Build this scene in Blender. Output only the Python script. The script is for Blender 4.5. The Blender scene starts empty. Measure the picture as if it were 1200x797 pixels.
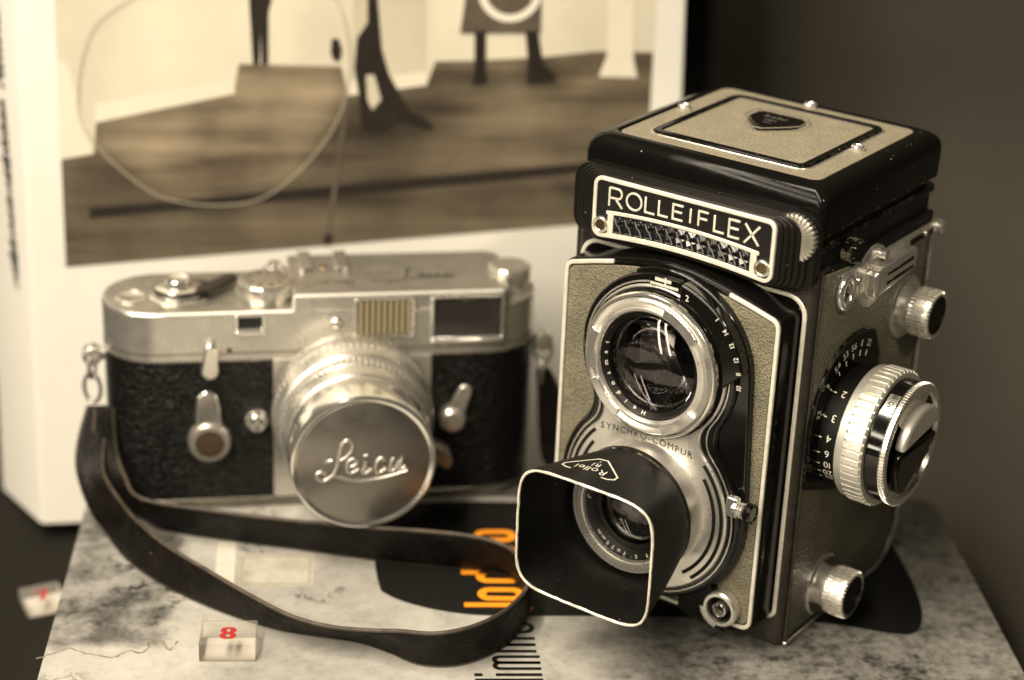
import bpy, bmesh, math, random
from math import sin, cos, pi, radians, sqrt, atan2, hypot
from mathutils import Vector, Matrix
random.seed(7)
SC = bpy.context.scene
COL = SC.collection
MM = 0.001

# ------------------------------------------------------------------ materials
MATS = {}
def mat(name, color, rough=0.5, metal=0.0, var=0.0, var_scale=300, bump=None, specks=0.0, speck_scale=260,
        coat=0.0, rough_var=0.0, spec=0.5, var2=None, scratches=0.0, gritcol=(.26, .23, .18)):
    """bump = (kind, scale per metre, strength); object-space procedural principled material"""
    m = bpy.data.materials.new(name); m.use_nodes = True
    nt = m.node_tree; N = nt.nodes; L = nt.links
    b = N['Principled BSDF']
    b.inputs['Roughness'].default_value = rough
    b.inputs['Metallic'].default_value = metal
    b.inputs['Specular IOR Level'].default_value = spec
    b.inputs['Coat Weight'].default_value = coat
    b.inputs['Coat Roughness'].default_value = 0.08
    tc = N.new('ShaderNodeTexCoord')
    col = N.new('ShaderNodeRGB'); col.outputs[0].default_value = (*color, 1)
    cur = col.outputs[0]
    if var > 0:
        n = N.new('ShaderNodeTexNoise'); n.inputs['Scale'].default_value = var_scale
        n.inputs['Detail'].default_value = 6; n.inputs['Roughness'].default_value = .65
        L.new(tc.outputs['Object'], n.inputs['Vector'])
        r = N.new('ShaderNodeMapRange'); r.inputs[1].default_value = .3; r.inputs[2].default_value = .7
        r.inputs[3].default_value = 1 - var; r.inputs[4].default_value = 1 + var
        L.new(n.outputs['Fac'], r.inputs[0])
        mx = N.new('ShaderNodeVectorMath'); mx.operation = 'SCALE'
        L.new(cur, mx.inputs[0]); L.new(r.outputs[0], mx.inputs['Scale'])
        cur = mx.outputs[0]
    if specks > 0:
        v = N.new('ShaderNodeTexVoronoi'); v.inputs['Scale'].default_value = speck_scale
        v.inputs['Randomness'].default_value = 1
        L.new(tc.outputs['Object'], v.inputs['Vector'])
        # random gate on cell colour, then tiny radius
        sep = N.new('ShaderNodeSeparateColor'); L.new(v.outputs['Color'], sep.inputs[0])
        g = N.new('ShaderNodeMath'); g.operation = 'MULTIPLY'; g.inputs[1].default_value = specks
        L.new(sep.outputs[0], g.inputs[0])
        lt = N.new('ShaderNodeMath'); lt.operation = 'LESS_THAN'
        L.new(v.outputs['Distance'], lt.inputs[0]); L.new(g.outputs[0], lt.inputs[1])
        gate = N.new('ShaderNodeMath'); gate.operation = 'GREATER_THAN'; gate.inputs[1].default_value = .72
        L.new(sep.outputs[1], gate.inputs[0])
        mu = N.new('ShaderNodeMath'); mu.operation = 'MULTIPLY'
        L.new(lt.outputs[0], mu.inputs[0]); L.new(gate.outputs[0], mu.inputs[1])
        mx = N.new('ShaderNodeMix'); mx.data_type = 'RGBA'
        L.new(mu.outputs[0], mx.inputs['Factor']); L.new(cur, mx.inputs['A']); mx.inputs['B'].default_value = (*gritcol, 1)
        cur = mx.outputs['Result']
        if metal > 0:
            mm_ = N.new('ShaderNodeMath'); mm_.operation = 'SUBTRACT'; mm_.inputs[0].default_value = metal
            L.new(mu.outputs[0], mm_.inputs[1]); L.new(mm_.outputs[0], b.inputs['Metallic'])
    if scratches > 0:
        mp = N.new('ShaderNodeMapping'); mp.inputs['Scale'].default_value = (40, 900, 300); mp.inputs['Rotation'].default_value = (.4, .7, .9)
        L.new(tc.outputs['Object'], mp.inputs['Vector'])
        n = N.new('ShaderNodeTexNoise'); n.inputs['Scale'].default_value = 1.0; n.inputs['Detail'].default_value = 2
        L.new(mp.outputs[0], n.inputs['Vector'])
        r = N.new('ShaderNodeMapRange'); r.inputs[1].default_value = .68; r.inputs[2].default_value = .76
        r.inputs[3].default_value = 0; r.inputs[4].default_value = scratches
        L.new(n.outputs['Fac'], r.inputs[0])
        mx = N.new('ShaderNodeMix'); mx.data_type = 'RGBA'
        L.new(r.outputs[0], mx.inputs['Factor']); L.new(cur, mx.inputs['A']); mx.inputs['B'].default_value = (*gritcol, 1)
        cur = mx.outputs['Result']
    L.new(cur, b.inputs['Base Color'])
    if rough_var > 0:
        n = N.new('ShaderNodeTexNoise'); n.inputs['Scale'].default_value = 180; n.inputs['Detail'].default_value = 5
        L.new(tc.outputs['Object'], n.inputs['Vector'])
        r = N.new('ShaderNodeMapRange'); r.inputs[1].default_value = .3; r.inputs[2].default_value = .7
        r.inputs[3].default_value = max(.02, rough - rough_var); r.inputs[4].default_value = rough + rough_var
        L.new(n.outputs['Fac'], r.inputs[0]); L.new(r.outputs[0], b.inputs['Roughness'])
    if bump:
        kind, sc, st = bump
        if kind == 'pebble':
            n0 = N.new('ShaderNodeTexNoise'); n0.inputs['Scale'].default_value = sc * .6; n0.inputs['Detail'].default_value = 2
            L.new(tc.outputs['Object'], n0.inputs['Vector'])
            ad = N.new('ShaderNodeVectorMath'); ad.operation = 'MULTIPLY_ADD'
            L.new(n0.outputs['Color'], ad.inputs[0]); ad.inputs[1].default_value = (.9 / sc,) * 3; L.new(tc.outputs['Object'], ad.inputs[2])
            t = N.new('ShaderNodeTexVoronoi'); t.feature = 'SMOOTH_F1'; t.inputs['Scale'].default_value = sc
            t.inputs['Smoothness'].default_value = .35
            L.new(ad.outputs[0], t.inputs['Vector']); out = t.outputs['Distance']; inv = True
            # darken the valleys a little
            rr = N.new('ShaderNodeMapRange'); rr.inputs[1].default_value = .25; rr.inputs[2].default_value = .75
            rr.inputs[3].default_value = 1.10; rr.inputs[4].default_value = .72
            L.new(out, rr.inputs[0])
            sm = N.new('ShaderNodeVectorMath'); sm.operation = 'SCALE'; L.new(cur, sm.inputs[0]); L.new(rr.outputs[0], sm.inputs['Scale'])
            L.new(sm.outputs[0], b.inputs['Base Color'])
        else:
            t = N.new('ShaderNodeTexNoise'); t.inputs['Scale'].default_value = sc; t.inputs['Detail'].default_value = 4
            L.new(tc.outputs['Object'], t.inputs['Vector']); out = t.outputs['Fac']; inv = False
        bp = N.new('ShaderNodeBump'); bp.inputs['Strength'].default_value = st; bp.inputs['Distance'].default_value = .0006
        bp.invert = inv
        L.new(out, bp.inputs['Height']); L.new(bp.outputs[0], b.inputs['Normal'])
    MATS[name] = m
    return m

black_enamel = mat('black_enamel', (.0042, .0039, .0034), .13, 0, specks=.11, speck_scale=420, rough_var=.05, spec=.13)
black_gloss = mat('black_gloss', (.0042, .0039, .0034), .10, 0, specks=.11, speck_scale=420, rough_var=.04, spec=.5)
black_satin = mat('black_satin', (.006, .0055, .0047), .42, 0, specks=.10, speck_scale=500, var=.3, spec=.2, bump=('noise', 2500, .12))
black_matte = mat('black_matte', (.0048, .0044, .0038), .46, 0, specks=.10, speck_scale=380, scratches=.07, var=.3, spec=.17)
black_wrinkle = mat('black_wrinkle', (.0065, .006, .005), .5, 0, spec=.2, bump=('noise', 3500, .6), specks=.10, speck_scale=700)
grey_metal = mat('grey_metal', (.045, .040, .032), .38, .5, var=.35, bump=('noise', 3000, .15), specks=.08)
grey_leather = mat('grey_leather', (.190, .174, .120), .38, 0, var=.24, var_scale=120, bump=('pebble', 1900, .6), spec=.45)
side_leather_shaded = mat('side_leather', (.135, .124, .085), .40, 0, var=.22, var_scale=90, bump=('pebble', 1500, .7), spec=.45)  # front leather tone scaled down, shade of the side put into colour
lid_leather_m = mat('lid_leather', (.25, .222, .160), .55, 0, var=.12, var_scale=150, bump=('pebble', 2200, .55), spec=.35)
chrome = mat('polished_chrome', (.86, .84, .78), .17, .9, rough_var=.05, specks=.07, gritcol=(.1, .09, .07))
satin_chrome = mat('satin_chrome', (.84, .815, .75), .26, .88, var=.06, rough_var=.06, bump=('noise', 5000, .04), specks=.03, gritcol=(.15, .13, .1))
cream_paint = mat('worn_cream_metal', (.80, .77, .66), .36, .35, var=.14, var_scale=500, specks=.16, speck_scale=520, gritcol=(.10, .08, .05))
wheel_metal = mat('wheel_metal', (.50, .47, .40), .3, .85, var=.2)
leica_chrome = mat('frosted_chrome', (.66, .635, .58), .29, .84, var=.05, var_scale=400, rough_var=.06, bump=('noise', 6000, .06))
leica_bright = mat('bright_chrome', (.88, .86, .80), .17, .92)
leica_top = mat('frosted_chrome_shaded', (.52, .495, .44), .33, .85, var=.06, var_scale=300, rough_var=.06, bump=('noise', 6000, .06))  # darker copy of the frosted chrome, shade of the top put into colour
black_vulcanite = mat('black_vulcanite', (.0045, .004, .0033), .36, 0, bump=('pebble', 1000, 1.0), var=.2, spec=.32)
dark_recess = mat('dark_recess', (.006, .006, .005), .6)
def edge_wear(m, amount, col=(.42, .36, .26), rad=.00045):
    nt = m.node_tree; N = nt.nodes; L = nt.links; b = N['Principled BSDF']; cur = b.inputs['Base Color'].links[0].from_socket
    bv = N.new('ShaderNodeBevel'); bv.samples = 4; bv.inputs['Radius'].default_value = rad
    ge = N.new('ShaderNodeNewGeometry'); dt = N.new('ShaderNodeVectorMath'); dt.operation = 'DOT_PRODUCT'
    L.new(bv.outputs[0], dt.inputs[0]); L.new(ge.outputs['Normal'], dt.inputs[1])
    r = N.new('ShaderNodeMapRange'); r.inputs[1].default_value = .985; r.inputs[2].default_value = .90; r.inputs[3].default_value = 0; r.inputs[4].default_value = 1
    L.new(dt.outputs['Value'], r.inputs[0])
    tc = N.new('ShaderNodeTexCoord'); n = N.new('ShaderNodeTexNoise'); n.inputs['Scale'].default_value = 240; n.inputs['Detail'].default_value = 5; n.inputs['Roughness'].default_value = .7
    L.new(tc.outputs['Object'], n.inputs['Vector'])
    q = N.new('ShaderNodeMapRange'); q.inputs[1].default_value = .50; q.inputs[2].default_value = .60; q.inputs[3].default_value = 0; q.inputs[4].default_value = amount
    L.new(n.outputs['Fac'], q.inputs[0]); mu = N.new('ShaderNodeMath'); mu.operation = 'MULTIPLY'; L.new(r.outputs[0], mu.inputs[0]); L.new(q.outputs[0], mu.inputs[1])
    mx = N.new('ShaderNodeMix'); mx.data_type = 'RGBA'; L.new(mu.outputs[0], mx.inputs['Factor']); L.new(cur, mx.inputs['A']); mx.inputs['B'].default_value = (*col, 1)
    L.new(mx.outputs['Result'], b.inputs['Base Color'])
edge_wear(black_gloss, .7); edge_wear(black_enamel, .8); edge_wear(black_matte, .7)
strap_edge_m = mat('worn_strap_highlight', (.055, .042, .029), .6, 0, var=.6, var_scale=250)  # worn brown edges, with their highlight painted in as well
strap_leather = mat('dark_strap_leather', (.0058, .0045, .0035), .5, 0, var=.8, var_scale=160, spec=.17, rough_var=.14, bump=('noise', 750, .7), specks=.10, speck_scale=300, gritcol=(.16, .12, .08))
ink_black = mat('black_ink', (.008, .0076, .0066), .55, spec=.18)
ink_orange = mat('orange_ink', (.88, .30, .006), .6)
white_ink = mat('white_ink', (.75, .72, .62), .5)
ink_grey = mat('engraved_black', (.03, .028, .024), .5)
red_ink = mat('red_ink', (.36, .014, .010), .5)
paper_white = mat('white_cover', (.68, .665, .61), .45, var=.045, var_scale=14, bump=('noise', 60, .04), specks=.05, speck_scale=60, gritcol=(.5, .45, .36))
pages = mat('page_block', (.62, .57, .45), .8, var=.15, var_scale=900)
dark_cover = mat('dark_cover', (.018, .015, .012), .6, var=.2)
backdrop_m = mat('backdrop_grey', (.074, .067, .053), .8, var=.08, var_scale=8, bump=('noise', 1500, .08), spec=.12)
def paint_falloff(m, dark, x0, x1):  # light falloff painted into the base colour, darker towards low X
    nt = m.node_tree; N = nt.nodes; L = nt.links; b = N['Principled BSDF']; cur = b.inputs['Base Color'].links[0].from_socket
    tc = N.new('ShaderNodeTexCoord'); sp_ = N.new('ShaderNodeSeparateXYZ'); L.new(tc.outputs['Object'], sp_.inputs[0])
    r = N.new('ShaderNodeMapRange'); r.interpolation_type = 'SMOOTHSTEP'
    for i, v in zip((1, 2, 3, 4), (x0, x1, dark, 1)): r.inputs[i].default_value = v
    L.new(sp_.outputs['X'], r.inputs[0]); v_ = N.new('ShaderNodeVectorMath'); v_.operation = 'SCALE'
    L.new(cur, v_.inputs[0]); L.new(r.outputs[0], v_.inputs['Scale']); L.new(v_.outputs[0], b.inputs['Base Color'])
paint_falloff(backdrop_m, .17, -.06, .17)
gold_bars = mat('pale_yellow_plastic', (.33, .28, .17), .35)
grip_metal = mat('ridged_silver', (.86, .84, .76), .34, .75, var=.06, specks=.05, gritcol=(.2, .17, .12))
rib_metal = mat('ribbed_black', (.009, .008, .0066), .24, .06, spec=.2, specks=.09, speck_scale=420)
plate_silver = mat('plate_silver', (.84, .815, .75), .30, .85, var=.05, rough_var=.06, bump=('noise', 5000, .04), specks=.05, gritcol=(.25, .21, .15))
brass = mat('worn_brass', (.45, .33, .15), .3, 1, var=.3)

def glass_mat(name, col=(1, 1, 1), rough=0.0, ior=1.5):
    m = bpy.data.materials.new(name); m.use_nodes = True
    b = m.node_tree.nodes['Principled BSDF']
    b.inputs['Base Color'].default_value = (*col, 1); b.inputs['Roughness'].default_value = rough
    b.inputs['Transmission Weight'].default_value = 1; b.inputs['IOR'].default_value = ior
    return m
def clear_plastic():
    m = bpy.data.materials.new('clear_acrylic'); m.use_nodes = True
    nt = m.node_tree; N = nt.nodes; L = nt.links; b = N['Principled BSDF']
    b.inputs['Base Color'].default_value = (.66, .63, .57, 1); b.inputs['Roughness'].default_value = .12
    t = N.new('ShaderNodeBsdfTransparent'); t.inputs[0].default_value = (.97, .955, .93, 1)
    tc = N.new('ShaderNodeTexCoord'); n = N.new('ShaderNodeTexNoise'); n.inputs['Scale'].default_value = 300; n.inputs['Detail'].default_value = 5; L.new(tc.outputs['Object'], n.inputs['Vector'])
    fr_ = N.new('ShaderNodeFresnel'); fr_.inputs['IOR'].default_value = 1.45
    r = N.new('ShaderNodeMath'); r.operation = 'MULTIPLY_ADD'; r.inputs[1].default_value = .12; r.inputs[2].default_value = .04; L.new(n.outputs['Fac'], r.inputs[0])
    ad = N.new('ShaderNodeMath'); ad.operation = 'ADD'; L.new(r.outputs[0], ad.inputs[0]); L.new(fr_.outputs[0], ad.inputs[1])
    mx = N.new('ShaderNodeMixShader'); L.new(ad.outputs[0], mx.inputs[0]); L.new(t.outputs[0], mx.inputs[1]); L.new(b.outputs[0], mx.inputs[2]); L.new(mx.outputs[0], N['Material Output'].inputs[0])
    return m
acrylic = clear_plastic()

def lens_mat(name, tint):
    """clear coated glass with dust on its surface"""
    m = bpy.data.materials.new(name); m.use_nodes = True
    nt = m.node_tree; N = nt.nodes; L = nt.links; b = N['Principled BSDF']
    b.inputs['Roughness'].default_value = .012; b.inputs['IOR'].default_value = 1.62
    b.inputs['Transmission Weight'].default_value = 1
    b.inputs['Base Color'].default_value = (*tint, 1)
    tc = N.new('ShaderNodeTexCoord')
    v = N.new('ShaderNodeTexVoronoi'); v.inputs['Scale'].default_value = 1700
    L.new(tc.outputs['Object'], v.inputs['Vector'])
    n = N.new('ShaderNodeTexNoise'); n.inputs['Scale'].default_value = 110; n.inputs['Detail'].default_value = 4; n.inputs['Roughness'].default_value = .7
    L.new(tc.outputs['Object'], n.inputs['Vector'])
    r = N.new('ShaderNodeMapRange'); r.inputs[1].default_value = .45; r.inputs[2].default_value = .75; r.inputs[3].default_value = .0; r.inputs[4].default_value = .34
    L.new(n.outputs['Fac'], r.inputs[0])
    lt = N.new('ShaderNodeMath'); lt.operation = 'LESS_THAN'; L.new(v.outputs['Distance'], lt.inputs[0]); L.new(r.outputs[0], lt.inputs[1])
    fa = N.new('ShaderNodeMath'); fa.operation = 'MULTIPLY'; fa.inputs[1].default_value = .55; L.new(lt.outputs[0], fa.inputs[0])
    d = N.new('ShaderNodeBsdfDiffuse'); d.inputs[0].default_value = (.34, .30, .21, 1)
    mx = N.new('ShaderNodeMixShader'); L.new(fa.outputs[0], mx.inputs[0]); L.new(b.outputs[0], mx.inputs[1]); L.new(d.outputs[0], mx.inputs[2])
    L.new(mx.outputs[0], N['Material Output'].inputs[0])
    return m
lens_glass = lens_mat('coated_lens_glass', (.90, .84, .86))
coat_amber = mat('amber_coating', (.30, .17, .05), .05, .9, var=.5, var_scale=220)
coat_violet = mat('violet_coating', (.10, .07, .16), .04, .9)

# ------------------------------------------------------------------ mesh builder (millimetres)
class MB:
    def __init__(s): s.v = []; s.f = []; s.mi = []
    def add(s, vs, fs, mi=0):
        o = len(s.v); s.v += [tuple(p) for p in vs]
        s.f += [tuple(i + o for i in f) for f in fs]; s.mi += [mi] * len(fs); return s
    def join(s, o, mi=0): return s.add(o.v, o.f, mi)
    def xf(s, fn): s.v = [tuple(fn(*p)) for p in s.v]; return s

PL = {'xz': lambda a, b, d: (a, d, b), 'yz': lambda a, b, d: (d, a, b), 'xy': lambda a, b, d: (a, b, d)}
def prism(pts, plane, d0, d1, mi=0, mb=None):
    mb = mb or MB(); P = PL[plane]; n = len(pts)
    vs = [P(a, b, d0) for a, b in pts] + [P(a, b, d1) for a, b in pts]
    fs = [tuple(range(n)), tuple(range(2 * n - 1, n - 1, -1))] + [(i, (i + 1) % n, n + (i + 1) % n, n + i) for i in range(n)]
    return mb.add(vs, fs, mi)
def frame_prism(outer, inner, plane, d0, d1, mb=None):
    """ring between two outlines with the same number of points"""
    mb = mb or MB(); P = PL[plane]; n = len(outer)
    vs = [P(a, b, d) for d in (d0, d1) for ring in (outer, inner) for a, b in ring]
    fs = []
    for i in range(n):
        j = (i + 1) % n
        fs += [(i, j, n + j, n + i), (2 * n + i, 3 * n + i, 3 * n + j, 2 * n + j), (i, 2 * n + i, 2 * n + j, j), (n + i, n + j, 3 * n + j, 3 * n + i)]
    return mb.add(vs, fs)
def rrect(x0, x1, y0, y1, r, seg=6):
    if not isinstance(r, (tuple, list)): r = (r,) * 4
    out = []
    for (cx, cy, a0, rr) in ((x1 - r[0], y1 - r[0], 0, r[0]), (x0 + r[1], y1 - r[1], 90, r[1]), (x0 + r[2], y0 + r[2], 180, r[2]), (x1 - r[3], y0 + r[3], 270, r[3])):
        for k in range(seg + 1):
            a = radians(a0 + 90 * k / seg); out.append((cx + rr * cos(a), cy + rr * sin(a)))
    return out
def circle(cx, cy, r, n=48, a0=0, a1=360):
    full = abs(a1 - a0) >= 360
    return [(cx + r * cos(radians(a0 + (a1 - a0) * k / (n if full else n - 1))), cy + r * sin(radians(a0 + (a1 - a0) * k / (n if full else n - 1)))) for k in range(n)]
def offset_poly(pts, d):
    """shrink a convex-ish ccw outline by d"""
    n = len(pts); out = []
    for i in range(n):
        p0 = Vector(pts[i - 1]); p1 = Vector(pts[i]); p2 = Vector(pts[(i + 1) % n])
        a = (p1 - p0); b = (p2 - p1)
        if a.length < 1e-6 or b.length < 1e-6: out.append(tuple(p1)); continue
        a.normalize(); b.normalize()
        na = Vector((-a.y, a.x)); nb = Vector((-b.y, b.x)); m = na + nb
        if m.length < 1e-6: out.append(tuple(p1)); continue
        m.normalize(); out.append(tuple(p1 + m * d / max(.35, m.dot(na))))
    return out
AX = {'x': lambda c, a, u, w: (c[0] + a, c[1] + u, c[2] + w), '-y': lambda c, a, u, w: (c[0] + u, c[1] - a, c[2] + w), 'z': lambda c, a, u, w: (c[0] + u, c[1] + w, c[2] + a)}
def lathe(profile, c, axis, seg=64, knurl=None, mb=None, mi=0, duty=.5):
    """profile: list of (axial, radius[, 1 if knurled]); closed with caps where radius is 0"""
    mb = mb or MB(); P = AX[axis]
    if knurl: nt, dep = knurl; seg = nt * 4
    vs, fs, rings = [], [], []
    for q in profile:
        a, r = q[0], q[1]; kn = len(q) > 2 and q[2]
        if r <= 1e-6:
            rings.append([len(vs)]); vs.append(P(c, a, 0, 0)); continue
        ring = []
        for k in range(seg):
            rr = r - (dep if (knurl and kn and k % 4 >= 2) else 0)
            if knurl:
                t = 2 * pi * ((k // 4) + (0, duty, duty + .06, .94)[k % 4]) / nt
            else: t = 2 * pi * k / seg
            ring.append(len(vs)); vs.append(P(c, a, rr * cos(t), rr * sin(t)))
        rings.append(ring)
    for A, B in zip(rings, rings[1:]):
        if len(A) == 1 and len(B) == 1: continue
        for k in range(seg):
            k2 = (k + 1) % seg
            if len(A) == 1: fs.append((A[0], B[k], B[k2]))
            elif len(B) == 1: fs.append((A[k], B[0], A[k2]))
            else: fs.append((A[k], B[k], B[k2], A[k2]))
    return mb.add(vs, fs, mi)
def tube(pts, r, seg=10, closed=False, mb=None, mi=0):
    mb = mb or MB(); pts = [Vector(p) for p in pts]; n = len(pts); vs, fs = [], []
    up = None
    for i, p in enumerate(pts):
        a = pts[i - 1] if (i > 0 or closed) else p; b = pts[(i + 1) % n] if (i < n - 1 or closed) else p
        t = (b - a).normalized()
        if up is None: up = Vector((0, 0, 1)) if abs(t.z) < .8 else Vector((1, 0, 0))
        s = t.cross(up).normalized(); up = s.cross(t).normalized()
        for k in range(seg):
            q = 2 * pi * k / seg; vs.append(tuple(p + (s * cos(q) + up * sin(q)) * r))
    m = n if closed else n - 1
    for i in range(m):
        for k in range(seg):
            k2 = (k + 1) % seg; j = (i + 1) % n
            fs.append((i * seg + k, i * seg + k2, j * seg + k2, j * seg + k))
    if not closed: fs += [tuple(range(seg)), tuple(range(n * seg - 1, (n - 1) * seg - 1, -1))]
    return mb.add(vs, fs, mi)
def catmull(pts, n=6, closed=False):
    P = [Vector(p) for p in pts]; out = []; N = len(P)
    for i in range(N if closed else N - 1):
        g = lambda k: P[k % N] if closed else P[max(0, min(N - 1, k))]
        p0, p1, p2, p3 = g(i - 1), g(i), g(i + 1), g(i + 2)
        for k in range(n):
            t = k / n
            out.append(.5 * ((2 * p1) + (p2 - p0) * t + (2 * p0 - 5 * p1 + 4 * p2 - p3) * t * t + (3 * p1 - p0 - 3 * p2 + p3) * t ** 3))
    if not closed: out.append(P[-1])
    return out
def stroke(poly, w, fn, d0=0.0, d1=.25, closed=False, mb=None, mi=0):
    """flat raised line of width w along a 2D polyline; fn(a, b, d) -> 3D"""
    mb = mb or MB(); P = [Vector(p) for p in poly]; n = len(P); Ls, Rs = [], []
    for i, p in enumerate(P):
        a = P[i - 1] if (i > 0 or closed) else None; b = P[(i + 1) % n] if (i < n - 1 or closed) else None
        d1_ = (p - a).normalized() if a is not None and (p - a).length > 1e-9 else None
        d2_ = (b - p).normalized() if b is not None and (b - p).length > 1e-9 else None
        if d1_ is None and d2_ is None: continue
        if d1_ is None: d1_ = d2_
        if d2_ is None: d2_ = d1_
        n1 = Vector((-d1_.y, d1_.x)); n2 = Vector((-d2_.y, d2_.x)); m = n1 + n2
        m = m.normalized() if m.length > 1e-6 else n1
        k = w / 2 / max(.4, m.dot(n1)); Ls.append(p + m * k); Rs.append(p - m * k)
    n = len(Ls)
    vs = [fn(*q, d) for d in (d1, d0) for side in (Ls, Rs) for q in side]
    fs = []
    for i in range(n if closed else n - 1):
        j = (i + 1) % n
        fs += [(i, j, n + j, n + i), (i, 2 * n + i, 2 * n + j, j), (n + i, n + j, 3 * n + j, 3 * n + i)]
    if not closed: fs += [(0, n, 3 * n, 2 * n), (n - 1, 3 * n - 1, 4 * n - 1, 2 * n - 1)]
    return mb.add(vs, fs, mi)
_glyph = {}
def glyph(ch):
    if ch not in _glyph:
        cu = bpy.data.curves.new('glyph', 'FONT'); cu.body = ch; cu.size = 1; cu.resolution_u = 3
        o = bpy.data.objects.new('glyph', cu); COL.objects.link(o)
        dg = bpy.context.evaluated_depsgraph_get()
        me = bpy.data.meshes.new_from_object(o.evaluated_get(dg))
        vs = [(v.co.x, v.co.y) for v in me.vertices]; fs = [tuple(p.vertices) for p in me.polygons]
        bpy.data.objects.remove(o); bpy.data.curves.remove(cu); bpy.data.meshes.remove(me)
        xs = [v[0] for v in vs] or [0, .3]
        _glyph[ch] = (vs, fs, min(xs), max(xs))
    return _glyph[ch]
def text(s, size, fn, gap=.12, mb=None, mi=0, center=True):
    """font lettering in the plane of fn(a, b) -> 3D"""
    mb = mb or MB(); x = 0; items = []
    for ch in s:
        if ch == ' ': x += .3; continue
        vs, fs, a, b = glyph(ch); items.append((vs, fs, x - a)); x += (b - a) + gap
    tot = x - gap; sh = tot / 2 if center else 0
    for vs, fs, dx in items: mb.add([fn((u + dx - sh) * size, v * size) for u, v in vs], fs, mi)
    return mb
def arc_text(s, size, c, r, a0, step, y, mb=None, flip=False):
    """letters around a front-facing circle (xz plane), a0 in degrees, read along step"""
    mb = mb or MB()
    for k, ch in enumerate(s):
        if ch == ' ': continue
        a = radians(a0 + step * k); vs, fs, x0, x1 = glyph(ch); m = (x0 + x1) / 2
        rad = (cos(a), sin(a)); tan = (sin(a), -cos(a)) if step < 0 else (-sin(a), cos(a))
        upv = rad if step < 0 else (-rad[0], -rad[1])
        if step > 0: tan = (-sin(a), cos(a))
        mb.add([(c[0] + rad[0] * r + (tan[0] * (u - m) + upv[0] * v) * size, y, c[1] + rad[1] * r + (tan[1] * (u - m) + upv[1] * v) * size) for u, v in vs], fs)
    return mb

def obj(name, mb, m, parent=None, bevel=0, seg=2, smooth=38, solid=0, flat=False):
    me = bpy.data.meshes.new(name)
    me.from_pydata([(x * MM, y * MM, z * MM) for x, y, z in mb.v], [], mb.f)
    for mm_ in (m if isinstance(m, (list, tuple)) else [m]): me.materials.append(mm_)
    for p, i in zip(me.polygons, mb.mi): p.material_index = i
    bm = bmesh.new(); bm.from_mesh(me)
    bmesh.ops.remove_doubles(bm, verts=bm.verts, dist=1e-7)
    if not flat: bmesh.ops.recalc_face_normals(bm, faces=bm.faces)
    bm.to_mesh(me); bm.free()
    if smooth:
        for p in me.polygons: p.use_smooth = True
        me.set_sharp_from_angle(angle=radians(smooth))
    o = bpy.data.objects.new(name, me); COL.objects.link(o)
    if solid:
        s = o.modifiers.new('solid', 'SOLIDIFY'); s.thickness = solid * MM; s.offset = 0
    if bevel:
        b = o.modifiers.new('bevel', 'BEVEL'); b.width = bevel * MM; b.segments = seg; b.limit_method = 'ANGLE'; b.angle_limit = radians(40)
        b.harden_normals = False
    if parent: o.parent = parent
    return o
def thing(name, label, cat, loc=(0, 0, 0), rot=(0, 0, 0), group=None):
    o = bpy.data.objects.new(name, None); COL.objects.link(o); o.empty_display_size = .02
    o.location = [c * MM for c in loc]; o.rotation_euler = rot
    o['label'] = label; o['category'] = cat
    if group: o['group'] = group
    return o

# ================================================================== TWIN LENS CAMERA
T = thing('twin_lens_camera', 'twin-lens reflex camera with grey leather and chrome trim, standing upright at the right', 'camera')
XS = 37.8
side = [(3, .3), (56, .3)] + [(56 + 13 * sin(radians(a)), 13.3 - 13 * cos(radians(a))) for a in range(10, 91, 10)] + [(69, 112), (3, 112)]
body = obj('body', prism(side, 'yz', -XS, XS), black_satin, T, bevel=.7)
fr = obj('body_frame', prism(rrect(-37.5, 37.5, .1, 9, 2.6, 6), 'xy', .5, 112.4), grey_metal, T, bevel=.3)
# side leather and trim
def side_cover(x0, x1, sgn):
    ins = [(2.2, 3.0), (55, 3.0)] + [(55 + 10.5 * sin(radians(a)), 13.5 - 10.5 * cos(radians(a))) for a in range(10, 91, 10)] + [(65.5, 105), (2.2, 111.6)]
    return prism(ins, 'yz', x0, x1)
obj('side_leather', side_cover(37.6, 38.4, 1), side_leather_shaded, T, bevel=.3)
obj('side_leather', side_cover(-38.4, -37.6, -1), side_leather_shaded, T, bevel=.3)
for s in (-1, 1):
    path = [(1.6, 1.0), (30, 1.0), (56, 1.0)] + [(56 + 12.3 * sin(radians(a)), 13.3 - 12.3 * cos(radians(a))) for a in range(6, 91, 6)] + [(68.3, 60), (68.3, 106)]
    obj('back_trim', stroke(path, 1.15, lambda a, b, d: (s * (37.7 + d), a, b), 0, 1.0), satin_chrome, T, bevel=.25)
    obj('edge_trim', stroke([(2.0, 2.2), (2.0, 112)], .4, lambda a, b, d: (s * (37.7 + d), a, b), 0, .75), grey_metal, T)
# chrome trim of the body front
outl = rrect(-35.6, 35.6, 8.6, 105.6, (6, 6, 3, 3), 8)
obj('body_trim', frame_prism(outl, offset_poly(outl, 1.25), 'xz', -.6, .3), cream_paint, T, bevel=.3)
obj('body_front', prism(rrect(-35.0, 35.0, 8.0, 105.4, 4), 'xz', -.15, .6), black_enamel, T)

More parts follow.
